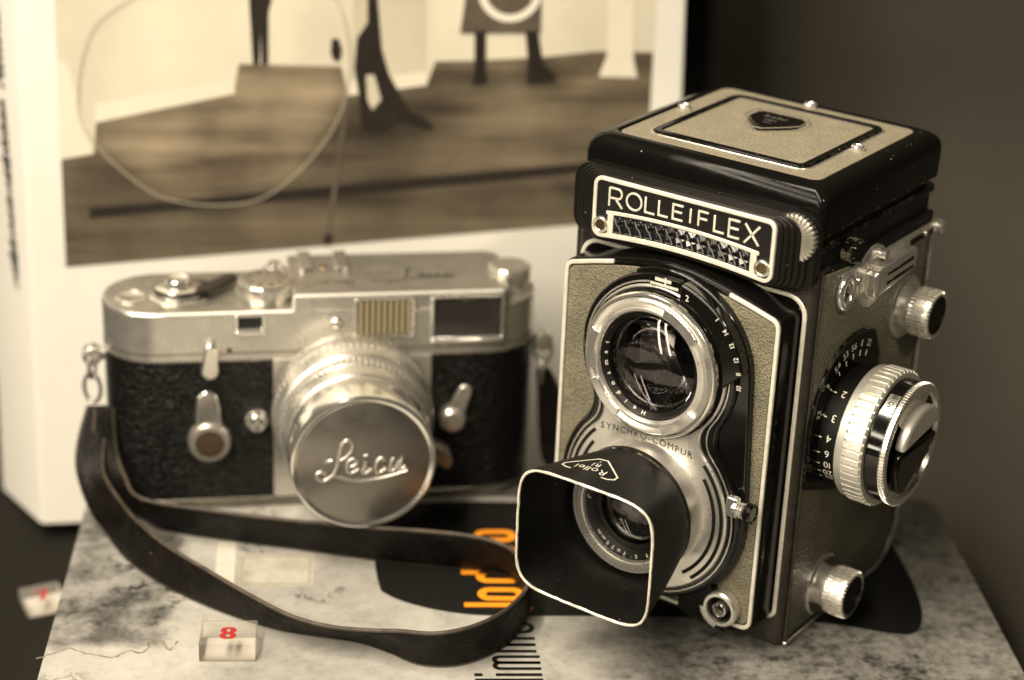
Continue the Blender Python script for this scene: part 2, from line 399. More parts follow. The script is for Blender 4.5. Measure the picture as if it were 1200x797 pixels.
# --- lens board
def board_outline(w, zb, zt, peak, rb, rt):
    o = []
    for k in range(5):
        a = radians(180 + 90 * k / 4); o.append((-w + rb + rb * cos(a), zb + rb + rb * sin(a)))
    for k in range(5):
        a = radians(270 + 90 * k / 4); o.append((w - rb + rb * cos(a), zb + rb + rb * sin(a)))
    for k in range(6):
        a = radians(0 + 72 * k / 5); o.append((w - rt + rt * cos(a), zt - rt + rt * sin(a)))
    for x in (24, 18, 12, 6, 0, -6, -12, -18, -24):
        t = x / (w - rt); o.append((x, zt + peak * (1 - abs(t) ** 1.6)))
    for k in range(6):
        a = radians(108 + 72 * k / 5); o.append((-w + rt + rt * cos(a), zt - rt + rt * sin(a)))
    return o
bo = board_outline(34.0, 8.2, 102.4, 6.2, 3, 3.2)
LB = obj('lens_board', prism(bo, 'xz', -10.3, .2), black_enamel, T, bevel=1.1, seg=3)
ins = board_outline(32.2, 10.4, 100.6, 5.8, 2, 2)
obj('front_leather', prism(ins, 'xz', -10.75, -10.0), grey_leather, LB, bevel=.25)
xz = lambda y: (lambda a, b, d: (a, y - d, b))
tr = board_outline(33.0, 9.4, 101.6, 6.0, 2.6, 2.6)
nB = len(tr)
right = [p for p in tr if p[0] > 13.5 and p[1] > 50] 
left = [p for p in tr if p[0] < -13.5 and p[1] > 50]
bottom = [p for p in tr if p[1] < 50]
trim_path = [(14, 101.6 + 6.0 * (1 - (14 / 30.4) ** 1.6))][:0]
path = right[::-1] + bottom[::-1] + left[::-1]
obj('board_trim', stroke(path, 1.15, xz(-10.3), 0, .75), cream_paint, LB, bevel=.22)
# --- figure-eight shutter housing
def eight(rt, rb, rf, zt=82., zb=40., n=40):
    """outline of two circles with fillets of radius rf on both sides"""
    D = zt - zb; A = rb + rf; B = rt + rf
    h = (A * A - B * B + D * D) / (2 * D); x = sqrt(max(0, A * A - h * h))     # fillet centre (x, zb+h)
    aB = atan2(h, x); aT = atan2(h - D, x)
    o = []
    for k in range(n + 1):                                     # bottom circle from left fillet ccw to right
        a = (pi - aB) + (2 * pi - (pi - 2 * aB)) * k / n; o.append((rb * cos(a), zb + rb * sin(a)))
    f0 = atan2(-h, -x); f1 = atan2(D - h, -x)
    if f0 < 0: f0 += 2 * pi
    if f1 < 0: f1 += 2 * pi
    for k in range(1, 12):
        a = f0 + (f1 - f0) * k / 12; o.append((x + rf * cos(a), zb + h + rf * sin(a)))
    for k in range(n + 1):
        a = aT + (pi - 2 * aT) * k / n; o.append((rt * cos(a), zt + rt * sin(a)))
    for k in range(1, 12):
        a = f1 + (f0 - f1) * k / 12; o.append((-(x + rf * cos(a)), zb + h + rf * sin(a)))
    return o
def hull(pts):
    pts = sorted(set((round(a, 3), round(b, 3)) for a, b in pts))
    def half(P):
        h = []
        for p in P:
            while len(h) > 1 and (h[-1][0] - h[-2][0]) * (p[1] - h[-2][1]) - (h[-1][1] - h[-2][1]) * (p[0] - h[-2][0]) <= 0: h.pop()
            h.append(p)
        return h[:-1]
    return half(pts) + half(pts[::-1])
SH = obj('shutter_housing', prism(eight(24.6, 29.2, 9), 'xz', -14.6, -10.2), black_gloss, LB, bevel=1.3, seg=4)
wing = hull(circle(1.5, 82, 26.2, 60, -60, 115) + circle(0, 40, 29.8, 60, -40, 30) + [(6, 100), (6, 30)])
obj('side_wing', prism(wing, 'xz', -13.2, -10.2), black_gloss, SH, bevel=1.2, seg=4)
wing2 = hull(circle(2.2, 82, 25.2, 40, 10, 80) + [(6, 88), (14, 74)])
obj('side_wing', prism(wing2, 'xz', -16.8, -12.6), black_gloss, SH, bevel=1.3, seg=4)
obj('shutter_plate', prism(eight(21.9, 25.8, 7), 'xz', -15.7, -14.4), plate_silver, SH, bevel=.5, seg=3)
rim_o = eight(22.8, 27.2, 8)
obj('housing_rim', frame_prism(rim_o, offset_poly(rim_o, .45), 'xz', -14.95, -14.5), satin_chrome, SH, bevel=.12)
for r, a0, a1 in ((24.3, -48, 44), (22.0, -52, 36)):
    for m0, m1 in ((a0, a1), (180 - a1, 180 - a0)):
        obj('printed_arc', stroke([(r * cos(radians(a)), 40 + r * sin(radians(a))) for a in [m0 + (m1 - m0) * k / 40 for k in range(41)]], 1.05, xz(-15.7), -.1, .1), ink_black, SH)
mb = MB(); text('SYNCHRO-COMPUR', 2.75, lambda u, v: (u - 1.0, -15.76, 58.6 + v - (u + 1) ** 2 / 260), gap=.22, mb=mb)
obj('lettering', mb, ink_black, SH, flat=True, smooth=0)
# exposure figures along the right of the finder lens
mb = MB()
for k, s in enumerate(['10', '11', '12', '13', '14', '1']):
    a = radians(2 + 9.2 * k); r = 24.9
    rad = (cos(a), sin(a)); tn = (-sin(a), cos(a))
    text(s, 2.0, lambda u, v: (2.2 + rad[0] * r + tn[0] * u - rad[0] * v, -16.88, 82 + rad[1] * r + tn[1] * u - rad[1] * v), mb=mb)
obj('exposure_figures', mb, white_ink, SH, flat=True, smooth=0)
mb = MB()
stroke([(-2.5, 104.6), (5, 104.6)], .5, xz(-14.6), 0, .12, mb=mb); stroke([(1, 104.6), (1, 106)], .5, xz(-14.6), 0, .12, mb=mb)
iw = obj('index_window', prism(rrect(-3.6, 6.4, 103.8, 107.0, .8), 'xz', -16.0, -13.6), black_enamel, SH, bevel=.6, seg=3)
mb = MB()
stroke([(-3.0, 104.6), (5.6, 104.6)], .75, xz(-16.0), -.05, .1, mb=mb); stroke([(-1.6, 106.0), (3.4, 106.0)], .9, xz(-16.0), -.05, .1, mb=mb); stroke([(1.6, 104.6), (1.6, 106.8)], .5, xz(-16.0), -.05, .12, mb=mb)
obj('index_marks', mb, cream_paint, iw)
mb = MB(); text('2', 2.4, lambda u, v: (9.0 + u, -16.95, 102.6 + v), mb=mb); text('y', 2.0, lambda u, v: (6.4 + u, -16.95, 101.6 + v), mb=mb)
obj('aperture_figure', mb, white_ink, SH, flat=True, smooth=0)

def bore(objs, ctr, r, y0, y1):
    """cut a round hole through the front plates so that the glass has depth behind it"""
    cut_ = obj('bore', prism(circle(ctr[0], ctr[1], r, 72), 'xz', y0, y1), black_satin, None, smooth=0)
    for o in objs:
        md = o.modifiers.new('hole', 'BOOLEAN'); md.operation = 'DIFFERENCE'; md.object = cut_; md.solver = 'EXACT'
    bpy.context.view_layer.update(); dg = bpy.context.evaluated_depsgraph_get()
    for o in objs:
        keep = [m_ for m_ in o.modifiers if m_.type == 'BEVEL']
        for m_ in keep: m_.show_viewport = False
    bpy.context.view_layer.update(); dg = bpy.context.evaluated_depsgraph_get()
    new = [bpy.data.meshes.new_from_object(o.evaluated_get(dg)) for o in objs]
    for o, me in zip(objs, new):
        for m_ in list(o.modifiers):
            if m_.type == 'BOOLEAN': o.modifiers.remove(m_)
            else: m_.show_viewport = True
        o.data = me
    bpy.data.objects.remove(cut_)
# --- viewing lens
c = (0, -15.0, 82.)
V = obj('viewing_lens', lathe([(0, 21.3), (2.4, 21.2), (3.0, 20.9), (3.0, 20.6), (0.5, 20.5), (0, 16)], c, '-y', 96), black_enamel, LB)
obj('bezel', lathe([(0, 20.9), (3.5, 20.6), (4.0, 20.2), (4.0, 19.7), (3.2, 19.5), (3.2, 19.3)], c, '-y', 96), chrome, V)
bz = MB(); lathe([(2, 19.2), (4.4, 19.2), (4.9, 18.7), (4.7, 17.5), (4.3, 17.1), (4.3, 16.8), (5.1, 16.5), (5.1, 15.9), (4.4, 15.4), (3.0, 15.2)], c, '-y', 96, mb=bz)
obj('filter_mount', bz, plate_silver, V)
for a0 in (38, 158, 205, 290):           # bayonet lugs
    pts = circle(0, 82, 19.0, 14, a0, a0 + 38) + circle(0, 82, 16.2, 14, a0 + 38, a0)
    obj('bayonet_lug', prism(pts, 'xz', -20.55, -19.0), chrome, V, bevel=.2)
obj('inner_ring', lathe([(4.0, 15.35), (3.5, 15.1), (2.7, 13.7), (1.6, 13.5), (.2, 13.5), (.2, 12.9), (-4, 12.6), (-4, 11.2), (-7, 10.6), (-7, 9.2), (-11, 8.4), (-12.5, 8.2), (-12.5, 0)], c, '-y', 96), black_satin, V)
obj('barrel_line', lathe([(3.55, 15.15), (3.75, 15.0), (3.45, 14.85)], c, '-y', 96), grey_metal, V)
mb = arc_text('Heidosmat', 2.1, (0, 82), 14.25, 258, -11.2, -18.35)
# read with feet outward: flip each letter around by using positive direction instead
mb = MB()
for k, ch in enumerate('Heidosmat'):
    a = radians(266 - 12.2 * k); vs, fs, x0, x1 = glyph(ch); m = (x0 + x1) / 2
    rad = (cos(a), sin(a)); tn = (sin(a), -cos(a)); r = 13.75
    mb.add([(rad[0] * (r + v * 1.5) + tn[0] * (u - m) * 1.9, -17.86 - v * .85, 82 + rad[1] * (r + v * 1.5) + tn[1] * (u - m) * 1.9) for u, v in vs], fs)
obj('lettering', mb, white_ink, V, flat=True, smooth=0)
def lens_body(r, a_edge, sag, back, thick, c, n=16):
    """closed biconvex glass element"""
    def cap(s_, sign, a0):
        R = (r * r + s_ * s_) / (2 * s_)
        return [(a0 + sign * (sqrt(R * R - (r * k / n) ** 2) - (R - s_)), r * k / n) for k in range(n + 1)]
    f = cap(sag, 1, a_edge); b = cap(back, -1, a_edge - thick)
    return lathe(f + b[::-1], c, '-y', 96)
def dome(r, a_edge, sag, c, n=14):
    R = (r * r + sag * sag) / (2 * sag)
    return lathe([(a_edge + sqrt(R * R - (r * k / n) ** 2) - (R - sag), r * k / n) for k in range(n, 0, -1)] + [(a_edge + sag, 0)], c, '-y', 72)
obj('glass', lens_body(13.4, 1.9, 3.6, 1.6, .8, c), lens_glass, V, smooth=60)
obj('rear_element', dome(9.0, -9.0, 2.2, c), coat_violet, V, smooth=80)
obj('retaining_ring', lathe([(-6.6, 10.4), (-6.2, 10.0), (-6.6, 9.6)], c, '-y', 72), brass, V)
bore((LB, SH) + tuple(o for o in LB.children_recursive if o.name.startswith(('shutter_plate', 'front_leather'))) + (fr, body) + tuple(o for o in T.children if o.name.startswith('body_front')), (0, 82), 13.9, -40, 3.0)

# --- taking lens
c = (0, -15.6, 40.)
K = obj('taking_lens', lathe([(0, 18.5), (1.0, 18.5), (1.4, 18.3), (8.0, 17.7), (8.4, 17.4), (8.4, 15)], c, '-y', 96), plate_silver, LB)
obj('bayonet_ring', lathe([(6, 17.3), (9.6, 17.3), (10.1, 17.1), (10.1, 16.2), (9.2, 15.8), (9.2, 15.2), (9.9, 14.9), (9.9, 14.2), (8.8, 13.9), (6.5, 13.6)], c, '-y', 96), plate_silver, K)
obj('knurled_ring', lathe([(8.9, 16.4, 1), (11.0, 16.0, 1), (11.2, 14.9), (9.4, 14.3)], c, '-y', knurl=(80, .4)), plate_silver, K)
obj('inner_ring', lathe([(9.3, 14.2), (8.8, 14.0), (8.0, 11.4), (7.6, 11.0), (7.2, 10.8), (6.9, 9.9), (4.5, 9.6), (1, 9.0), (-3.2, 8.6)], c, '-y', 96), black_satin, K)
obj('barrel_line', lathe([(7.45, 11.1), (7.75, 10.9), (7.4, 10.7)], c, '-y', 96), grey_metal, K)
mb = MB()
def ring_text(s, a0, st, r, y, size, mb, slope=.55):
    for k, ch in enumerate(s):
        if ch == ' ': continue
        a = radians(a0 + st * k); vs, fs, x0, x1 = glyph(ch); m = (x0 + x1) / 2
        rad = (cos(a), sin(a)); tn = (sin(a), -cos(a))
        mb.add([(rad[0] * (r + v * size) + tn[0] * (u - m) * size, y - v * size * slope, 40 + rad[1] * (r + v * size) + tn[1] * (u - m) * size) for u, v in vs], fs)
ring_text('1:3.5 f=75mm', 320, -8.6, 12.0, -23.75, 1.9, mb, .42)
ring_text('Carl Zeiss', 176, -8.6, 12.0, -23.75, 1.9, mb, .42)
obj('lettering', mb, white_ink, K, flat=True, smooth=0)
obj('glass', lens_body(9.8, 6.4, 2.8, 1.4, .8, c), lens_glass, K, smooth=60)
obj('shutter_blades', lathe([(-3.0, 8.8), (-3.0, 0)], c, '-y', 48), black_satin, K)
obj('rear_element', dome(6.0, -2.6, 1.6, c), coat_amber, K, smooth=80)
bore((LB, SH) + tuple(o for o in LB.children_recursive if o.name.startswith(('shutter_plate', 'front_leather'))), (0, 40), 8.9, -40, -6.0)
# --- lens hood
def superell(a, w, h, n):
    ca, sa = cos(a), sin(a); q = (abs(ca / w) ** n + abs(sa / h) ** n) ** (-1 / n); return q * ca, q * sa
def hood_sec(t, off=0.0, N=112):
    out = []
    for k in range(N):
        a = 2 * pi * k / N
        cx, cz = (18.7 - off) * cos(a), (18.7 - off) * sin(a)
        sx, sz = superell(a, 21.7 - off, 18.7 - off, 5.5); sz -= 1.4 * (1 - off * 0)
        f = t ** .75
        out.append((cx + (sx - cx) * f, -23.4 - 22.6 * t, 40 + cz + (sz - cz) * f))
    return out
mb = MB(); N = 112; secs = [hood_sec(k / 10) for k in range(11)] + [hood_sec(k / 10, .75) for k in range(10, -1, -1)]
for s_ in secs: mb.v += s_
for i in range(len(secs) - 1):
    for k in range(N):
        mb.f.append((i * N + k, i * N + (k + 1) % N, (i + 1) * N + (k + 1) % N, (i + 1) * N + k)); mb.mi.append(0)
lathe([(6.6, 17.6), (6.6, 18.8), (8.4, 18.9), (8.4, 17.6)], c, '-y', 112, mb=mb)
H = obj('lens_hood', mb, black_matte, LB, smooth=50)
random.seed(11)
obj('rim', MB().join(tube([(x * .985, y - .1, 38.6 + (z - 38.6) * .985) for x, y, z in hood_sec(1.0, .1)], .38, 8, True)).xf(lambda x, y, z: (x + random.uniform(-.07, .07), y + random.uniform(-.07, .07), z + random.uniform(-.07, .07))), cream_paint, H)
# emblem on top of the hood, seen upside down
def hood_top(u, v, d=0):       # u across (reversed), v towards the camera body is up
    yy = -34.5 + v; t = (-23.4 - yy) / 22.6
    w = 19.6 + (21.6 - 19.6) * t ** .75
    x = -u - 1.0; a = atan2(1.0, x / 17.5)
    return None
def hood_surface(x, y):
    t = min(1, max(.02, (-23.4 - y) / 22.6)); best = None
    S = [p for p in hood_sec(t) if p[2] > 40]; S.sort(key=lambda p: p[0])
    for p, q in zip(S, S[1:]):
        if p[0] <= x <= q[0]: return p[2] + (q[2] - p[2]) * (x - p[0]) / max(1e-6, q[0] - p[0])
    return 57.
hs = lambda cx, cy: (lambda u, v, d=0: (cx - u, cy - v * 1.0, hood_surface(cx - u, cy - v) + .06 + d))
mb = MB(); q0 = hs(-4.0, -36.2); q = lambda u, v, d=0: q0(u * 1.18, v * 1.0, d)
out = [(-7, 3.2), (-5.6, 4.2), (5.6, 4.2), (7, 3.2), (7.0, 1.6), (1.2, -4.2), (-1.2, -4.2), (-7, 1.6)]
stroke(out, .42, q, 0, .05, closed=True, mb=mb)
text('Rollei', 3.5, lambda u, v: q(u, v + .9), mb=mb); text('R1', 2.6, lambda u, v: q(u, v - 1.6), mb=mb); text('I', 1.7, lambda u, v: q(u, v - 3.3), mb=mb)
obj('emblem', mb, cream_paint, H, flat=True, smooth=0)
# --- cocking lever with knob, flash socket
LV = obj('cocking_lever', prism(rrect(26.0, 29.4, 45.6, 51.2, .6), 'xz', -17.4, -15.2).join(tube([(28, -17.4, 48.6), (33, -17.4, 48.6)], 1.3, 16)), chrome, LB, bevel=.3)
obj('collar', lathe([(0, 0), (0, 1.9), (.4, 2.2), (.8, 1.8), (1.2, 2.2), (1.6, 1.8), (2.0, 2.2), (2.4, 1.8), (2.4, 0)], (29.6, -17.4, 48.6), 'x', 36), satin_chrome, LV)
obj('knob', lathe([(0, 0), (0, 2.3), (.3, 2.8), (1.9, 2.9), (2.3, 2.6), (2.3, 2.2), (2.0, 2.1)], (32.2, -17.4, 48.6), 'x', 40), black_enamel, LV)
obj('knob_cap', lathe([(1.9, 2.2), (2.05, 2.0), (2.0, 0)], (32.2, -17.4, 48.6), 'x', 40), satin_chrome, LV)
PS = obj('flash_socket', lathe([(0, 5.2), (2.6, 5.2), (3.1, 4.8), (3.1, 4.0), (2.4, 3.8)], (25.0, -11.0, 14.2), '-y', 48), satin_chrome, LB)
obj('socket_ring', lathe([(1.0, 3.9), (2.3, 3.8), (2.5, 3.3), (2.0, 2.9), (.4, 2.6), (.4, 0)], (25.0, -11.0, 14.2), '-y', 40), black_satin, PS)
obj('contact', lathe([(.4, 2.2), (2.9, 2.1), (3.1, 1.7), (2.0, 1.5), (.8, 1.2), (.8, 0)], (25.0, -11.0, 14.2), '-y', 32), chrome, PS)
obj('contact', lathe([(.6, 1.0), (2.0, .9), (2.2, .5), (1.2, .3), (1.2, 0)], (25.0, -11.0, 14.2), '-y', 24), grey_metal, PS)
mb = MB(); pts = [(25 + (6.6 if k % 2 else 6.0) * cos(radians(a)), 14.2 + (6.6 if k % 2 else 6.0) * sin(radians(a))) for k, a in enumerate(range(188, 262, 4))] + circle(25, 14.2, 4.4, 10, 262, 188)
obj('locking_tab', prism(pts, 'xz', -13.9, -12.0), satin_chrome, PS, bevel=.2)
obj('socket_bracket', prism(rrect(11.5, 22.5, 8.4, 20.5, 2), 'xz', -13.4, -10.4), black_enamel, LB, bevel=.5)
obj('bracket_screw', lathe([(0, .9), (.5, .8), (.5, 0)], (19.5, -13.2, 21.6), '-y', 16), brass, LB)

# --- nameplate housing in front of the finder
def plate_outline(w, zb, zt, arch, r=3.5):
    o = []
    for k in range(7):
        a = radians(90 * k / 6); o.append((w - r + r * cos(a), zt - r + r * sin(a)))
    for k in range(7):
        a = radians(90 + 90 * k / 6); o.append((-w + r + r * cos(a), zt - r + r * sin(a)))
    for k in range(7):
        a = radians(180 + 90 * k / 6); o.append((-w + r + r * cos(a), zb + r + r * sin(a)))
    for k in range(1, 12):
        x = -w + r + (2 * w - 2 * r) * k / 12; o.append((x, zb + arch * (1 - (x / (w - r)) ** 2)))
    for k in range(7):
        a = radians(270 + 90 * k / 6); o.append((w - r + r * cos(a), zb + r + r * sin(a)))
    return o
mb = MB()
for k, (w, yf) in enumerate(((37.4, -2.8), (35.3, -3.7), (33.8, -4.5), (32.3, -5.3), (30.9, -6.0), (29.6, -6.6))):
    prism(plate_outline(w, 107.2 + .14 * k, 127.8 - .12 * k, 1.5, 5.2 - .2 * k), 'xz', yf, 1.2 - .2 * k, mb=mb)
NP = obj('nameplate', mb, rib_metal, T, bevel=.42, seg=3)
po = plate_outline(28.0, 109.3, 126.6, 1.5, 2.6)
obj('plate_face', prism(offset_poly(po, .2), 'xz', -7.1, -6.0), black_wrinkle, NP)
obj('plate_frame', frame_prism(po, offset_poly(po, 1.1), 'xz', -7.45, -6.4), cream_paint, NP, bevel=.18)
arc = lambda x, z0: z0 + 1.3 * (1 - (x / 23.) ** 2)
mb = MB()
band = [(x, arc(x, 116.3)) for x in [23.6 - 47.2 * k / 24 for k in range(25)]] + [(x, arc(x, 117.3)) for x in [-23.6 + 47.2 * k / 24 for k in range(25)]]
prism(band, 'xz', -7.42, -6.9, mb=mb)
band = [(x, arc(x, 109.9)) for x in [23.6 - 47.2 * k / 24 for k in range(25)]] + [(x, arc(x, 111.0)) for x in [-23.6 + 47.2 * k / 24 for k in range(25)]]
prism(band, 'xz', -7.43, -6.9, mb=mb)
for s in (-1, 1): prism([(s * 21.2, 110.8), (s * 23.0, 110.6), (s * 23.0, 116.6), (s * 21.2, 116.6)], 'xz', -7.44, -6.9, mb=mb)
obj('window_frame', mb, cream_paint, NP, bevel=.12)
# honeycomb window of the light meter: two rows of small glass pyramids
mb = MB(); nx = 13
cellw = 42.0 / nx
for i in range(nx):
    for j in range(2):
        x0 = -21 + i * cellw; xm = x0 + cellw / 2; h0 = 111.0 + j * 2.7; h1 = h0 + 2.7
        z = lambda x, h: arc(x, h)
        sh = cellw * .45 * (1 if j else -1)
        vs = [(x0, -7.0, z(x0, h0)), (x0 + cellw, -7.0, z(x0 + cellw, h0)), (x0 + cellw, -7.0, z(x0 + cellw, h1)), (x0, -7.0, z(x0, h1)), (xm + sh * .5, -8.0, z(xm, (h0 + h1) / 2))]
        mb.add(vs, [(0, 1, 4), (1, 2, 4), (2, 3, 4), (3, 0, 4)])
meter_glass = mat('meter_glass', (.010, .010, .014), .08, 0, coat=.4)
obj('meter_window', mb, meter_glass, NP, smooth=0)
mb = MB()
for i in range(nx):
    x0 = -20.6 + i * cellw
    stroke([(x0 + .1, arc(x0, 115.6)), (x0 + .8, arc(x0, 114.0)), (x0 + 1.6, arc(x0, 113.4)), (x0 + 2.4, arc(x0, 111.6))], .32, xz(-7.75), 0, .15, mb=mb)
    stroke([(x0 + 1.5, arc(x0, 116.0)), (x0 + 2.6, arc(x0, 115.2))], .26, xz(-7.45), 0, .15, mb=mb)
obj('window_ridge', mb, satin_chrome, NP)
# lettering
mb = MB(); zt = 124.0
def zb_(x): return 118.5 + 1.5 * (1 - (x / 23.) ** 2)
def L_(pts, closed=False): stroke(pts, .58, xz(-7.1), 0, .22, closed=closed, mb=mb)
def seg(x0, x1, kind):
    b = zb_((x0 + x1) / 2); m = (b + zt) / 2; w = x1 - x0; xc = (x0 + x1) / 2
    if kind == 'R':
        L_([(x0, b), (x0, zt)]); h = zt - b; r = h * .27
        L_([(x0, zt - .02)] + [(x1 - r - .3 + r * cos(radians(a)), zt - r + r * sin(radians(a))) for a in range(90, -91, -15)] + [(x0, zt - 2 * r)]); L_([(x0 + w * .45, zt - 2 * r), (x1, b)])
    if kind == 'O': L_([(xc + w / 2 * cos(radians(a)), m + (zt - b) / 2 * sin(radians(a))) for a in range(0, 360, 12)], True)
    if kind == 'L': L_([(x0, zt), (x0, b), (x1, b)])
    if kind == 'E': L_([(x1, zt), (x0, zt), (x0, b), (x1, b)]); L_([(x0, m + .1), (x1 - .3, m + .1)])
    if kind == 'F': L_([(x1, zt), (x0, zt), (x0, b)]); L_([(x0, m + .1), (x1 - .3, m + .1)])
    if kind == 'I': L_([(xc, zt), (xc, b)])
    if kind == 'X': L_([(x0, zt), (x1, b)]); L_([(x1, zt), (x0, b)])
for x0, x1, k in ((-22.9, -18.7, 'R'), (-17.4, -12.7, 'O'), (-11.5, -8.5, 'L'), (-7.3, -4.4, 'L'), (-2.9, .2, 'E'), (2, 3, 'I'), (5.0, 7.9, 'F'), (9.8, 12.8, 'L'), (14.2, 17.4, 'E'), (18.9, 23.2, 'X')): seg(x0, x1, k)
obj('lettering', mb, cream_paint, NP, bevel=.05, seg=1)
for s in (-1, 1):
    SCW = obj('screw', lathe([(0, 2.3), (.9, 2.3), (1.1, 1.9), (.9, 1.5)], (s * 25.0, -6.9, 113.0 if s < 0 else 113.2), '-y', 32), satin_chrome, NP)
    obj('screw_head', lathe([(.5, 1.6), (.75, 1.4), (.75, 0)], (s * 25.0, -6.9, 113.0 if s < 0 else 113.2), '-y', 24), brass, SCW)
obj('adjusting_wheel', lathe([(-1.0, 0), (-1.0, 6.5, 1), (.6, 6.5, 1), (.9, 6.0), (.9, 0)], (31.2, -3.3, 122.0), '-y', knurl=(30, .55)), wheel_metal, T, bevel=.1)

# --- viewfinder hood
VH = obj('viewfinder_hood', prism(rrect(-36.2, 36.2, 1.8, 70.2, 3), 'xy', 111.5, 118.5).join(prism(rrect(-35.2, 35.2, 2.6, 69.6, 3), 'xy', 118, 123.5)), black_satin, T, bevel=.6)
obj('hood_band', prism(rrect(-37.0, 37.0, .8, 71.4, 3), 'xy', 117.2, 119.2), black_enamel, VH, bevel=.5)
mb = MB(); lv = [(121.6, 0.2, 2.0), (129.6, 0.0, 2.2), (131.6, .3, 2.4), (133.0, 1.0, 2.6), (134.2, 2.4, 2.8), (134.85, 4.2, 3.0), (134.95, 5.4, 3.0), (134.5, 6.2, 3.0), (133.6, 6.5, 3.0)]
rings = [[(x, y, z) for x, y in rrect(-37.1 + d, 37.1 - d, .9 + d, 71.8 - d, r, 8)] for z, d, r in lv]
n = len(rings[0])
for rg in rings: mb.v += rg
for i in range(len(rings) - 1):
    for k in range(n): mb.f.append((i * n + k, i * n + (k + 1) % n, (i + 1) * n + (k + 1) % n, (i + 1) * n + k)); mb.mi.append(0)
mb.f.append(tuple(range(n))); mb.mi.append(0); mb.f.append(tuple(range((len(rings) - 1) * n, len(rings) * n))); mb.mi.append(0)
LD = obj('lid', mb, black_enamel, VH, smooth=50)
obj('lid_leather', prism(rrect(-31.0, 31.0, 7.4, 66.2, 3.2), 'xy', 133.2, 134.55), lid_leather_m, LD, bevel=.3)
pn = rrect(-24.2, 24.2, 12.8, 60.6, 3.5, 6)
obj('panel_rim', frame_prism(pn, offset_poly(pn, 2.6), 'xy', 134.3, 135.35), black_enamel, LD, bevel=.5, seg=3)
po2 = offset_poly(pn, -.75)
obj('panel_line', frame_prism(po2, offset_poly(po2, .5), 'xy', 134.3, 134.85), satin_chrome, LD, bevel=.15)
obj('panel_leather', prism(offset_poly(pn, 2.2), 'xy', 134.3, 134.95), lid_leather_m, LD, bevel=.2)
em = [(-7.6, 5.6), (-6.4, 7.2), (6.4, 7.2), (7.6, 5.6), (7.6, .6), (6.6, -1.2), (1.0, -7.4), (-1.0, -7.4), (-6.6, -1.2), (-7.6, .6)]
em = [(x - 1.9, y + 41.4) for x, y in em][::-1]
EM = obj('emblem', prism(em, 'xy', 134.6, 136.1), black_enamel, LD, bevel=.5, seg=3)
mb = MB(); xyf = lambda a, b, d: (a, b, 136.1 + d)
stroke(offset_poly(em[::-1], 1.1), .3, xyf, -.05, .12, closed=True, mb=mb)
text('Rollei', 3.0, lambda u, v: (-1.9 + u, 43.0 + v * 1.1, 136.2), mb=mb); text('DBP', 2.0, lambda u, v: (-1.9 + u, 40.2 + v, 136.2), mb=mb); text('GM', 1.6, lambda u, v: (-1.9 + u, 38.0 + v, 136.2), mb=mb)
obj('emblem_lettering', mb, satin_chrome, EM, smooth=0)
for x, y in ((-28.2, 38.2), (-2, 64.6), (26.6, 38.2), ):
    rv = obj('rivet', lathe([(0, 1.9), (1.1, 1.9), (1.5, 1.5), (1.5, 1.1), (1.1, .9)], (x, y, 134.5), 'z', 28), satin_chrome, LD)
    obj('rivet_head', lathe([(.9, 1.0), (1.3, .7), (1.4, 0)], (x, y, 134.5), 'z', 20), satin_chrome, rv)
obj('hood_catch', lathe([(0, 0), (0, 3.4, 1), (3.6, 3.4, 1), (4.2, 2.8), (4.2, 0)], (36.5, 17, 114.6), 'x', knurl=(22, .4)), black_enamel, VH)

# --- strap rail and latch on the right side
RL = obj('strap_rail', prism(rrect(12, 70.5, 105.4, 109.2, 1.2), 'yz', 37.9, 39.0), satin_chrome, T, bevel=.3)
obj('rail_slot', prism(rrect(52, 67, 105.8, 107.8, .5), 'yz', 38.7, 39.12), black_enamel, RL)
ring = [(13.4 + 3.6 * cos(radians(a)), 104.2 + 4.4 * sin(radians(a))) for a in range(0, 360, 15)]
obj('strap_eye', tube([(39.6, a, b) for a, b in ring], 1.1, 10, True), chrome, RL)
obj('eye_screw', lathe([(0, 1.9), (1.0, 1.7), (1.3, 1.0), (1.3, 0)], (38.8, 16.2, 104.6), 'x', 24), chrome, RL)
obj('eye_screw', lathe([(0, 1.3), (1.2, 1.1), (1.4, 0)], (38.8, 20.6, 105.2), 'x', 20), chrome, RL)
mb = MB(); prof = [(25.6, 100.2), (30, 99.0), (49, 100.6), (51, 102), (51, 106.6), (49, 107.6), (28.5, 106.6), (25.6, 106.0)]
LT = obj('latch', prism(prof, 'yz', 38.6, 42.2), chrome, RL, bevel=.7, seg=3)
obj('latch_end', prism([(25.4, 99.4), (29.4, 98.8), (29.9, 106.6), (26.0, 106.6)], 'yz', 39.0, 42.6), chrome, RL, bevel=.8, seg=3)
mb = MB()
for b in (101.6, 104.2): stroke([(32.5, b), (48.6, b + .35)], 1.05, lambda a, bb, d: (42.2 + d, a, bb), -.05, .05, mb=mb)
obj('latch_slot', mb, black_enamel, LT)
obj('latch_disc', lathe([(0, 0), (0, 9.0), (.7, 8.8), (.9, 8.2), (.9, 0)], (37.9, 31.0, 103.2), 'x', 48), satin_chrome, RL)
obj('latch_post', lathe([(0, 1.4), (2.6, 1.4), (2.6, 0)], (38.6, 33, 109.4), 'x', 16), chrome, RL)
obj('rail_screw', lathe([(0, 1.2), (.6, 1.0), (.7, 0)], (38.9, 62, 107.3), 'x', 16), chrome, RL)
obj('strap_lug', lathe([(-3, 0), (-3, 2.2), (2.4, 2.2), (3.0, 1.6), (3.0, 0)], (38.2, 70.4, 106.8), 'x', 28), chrome, T)

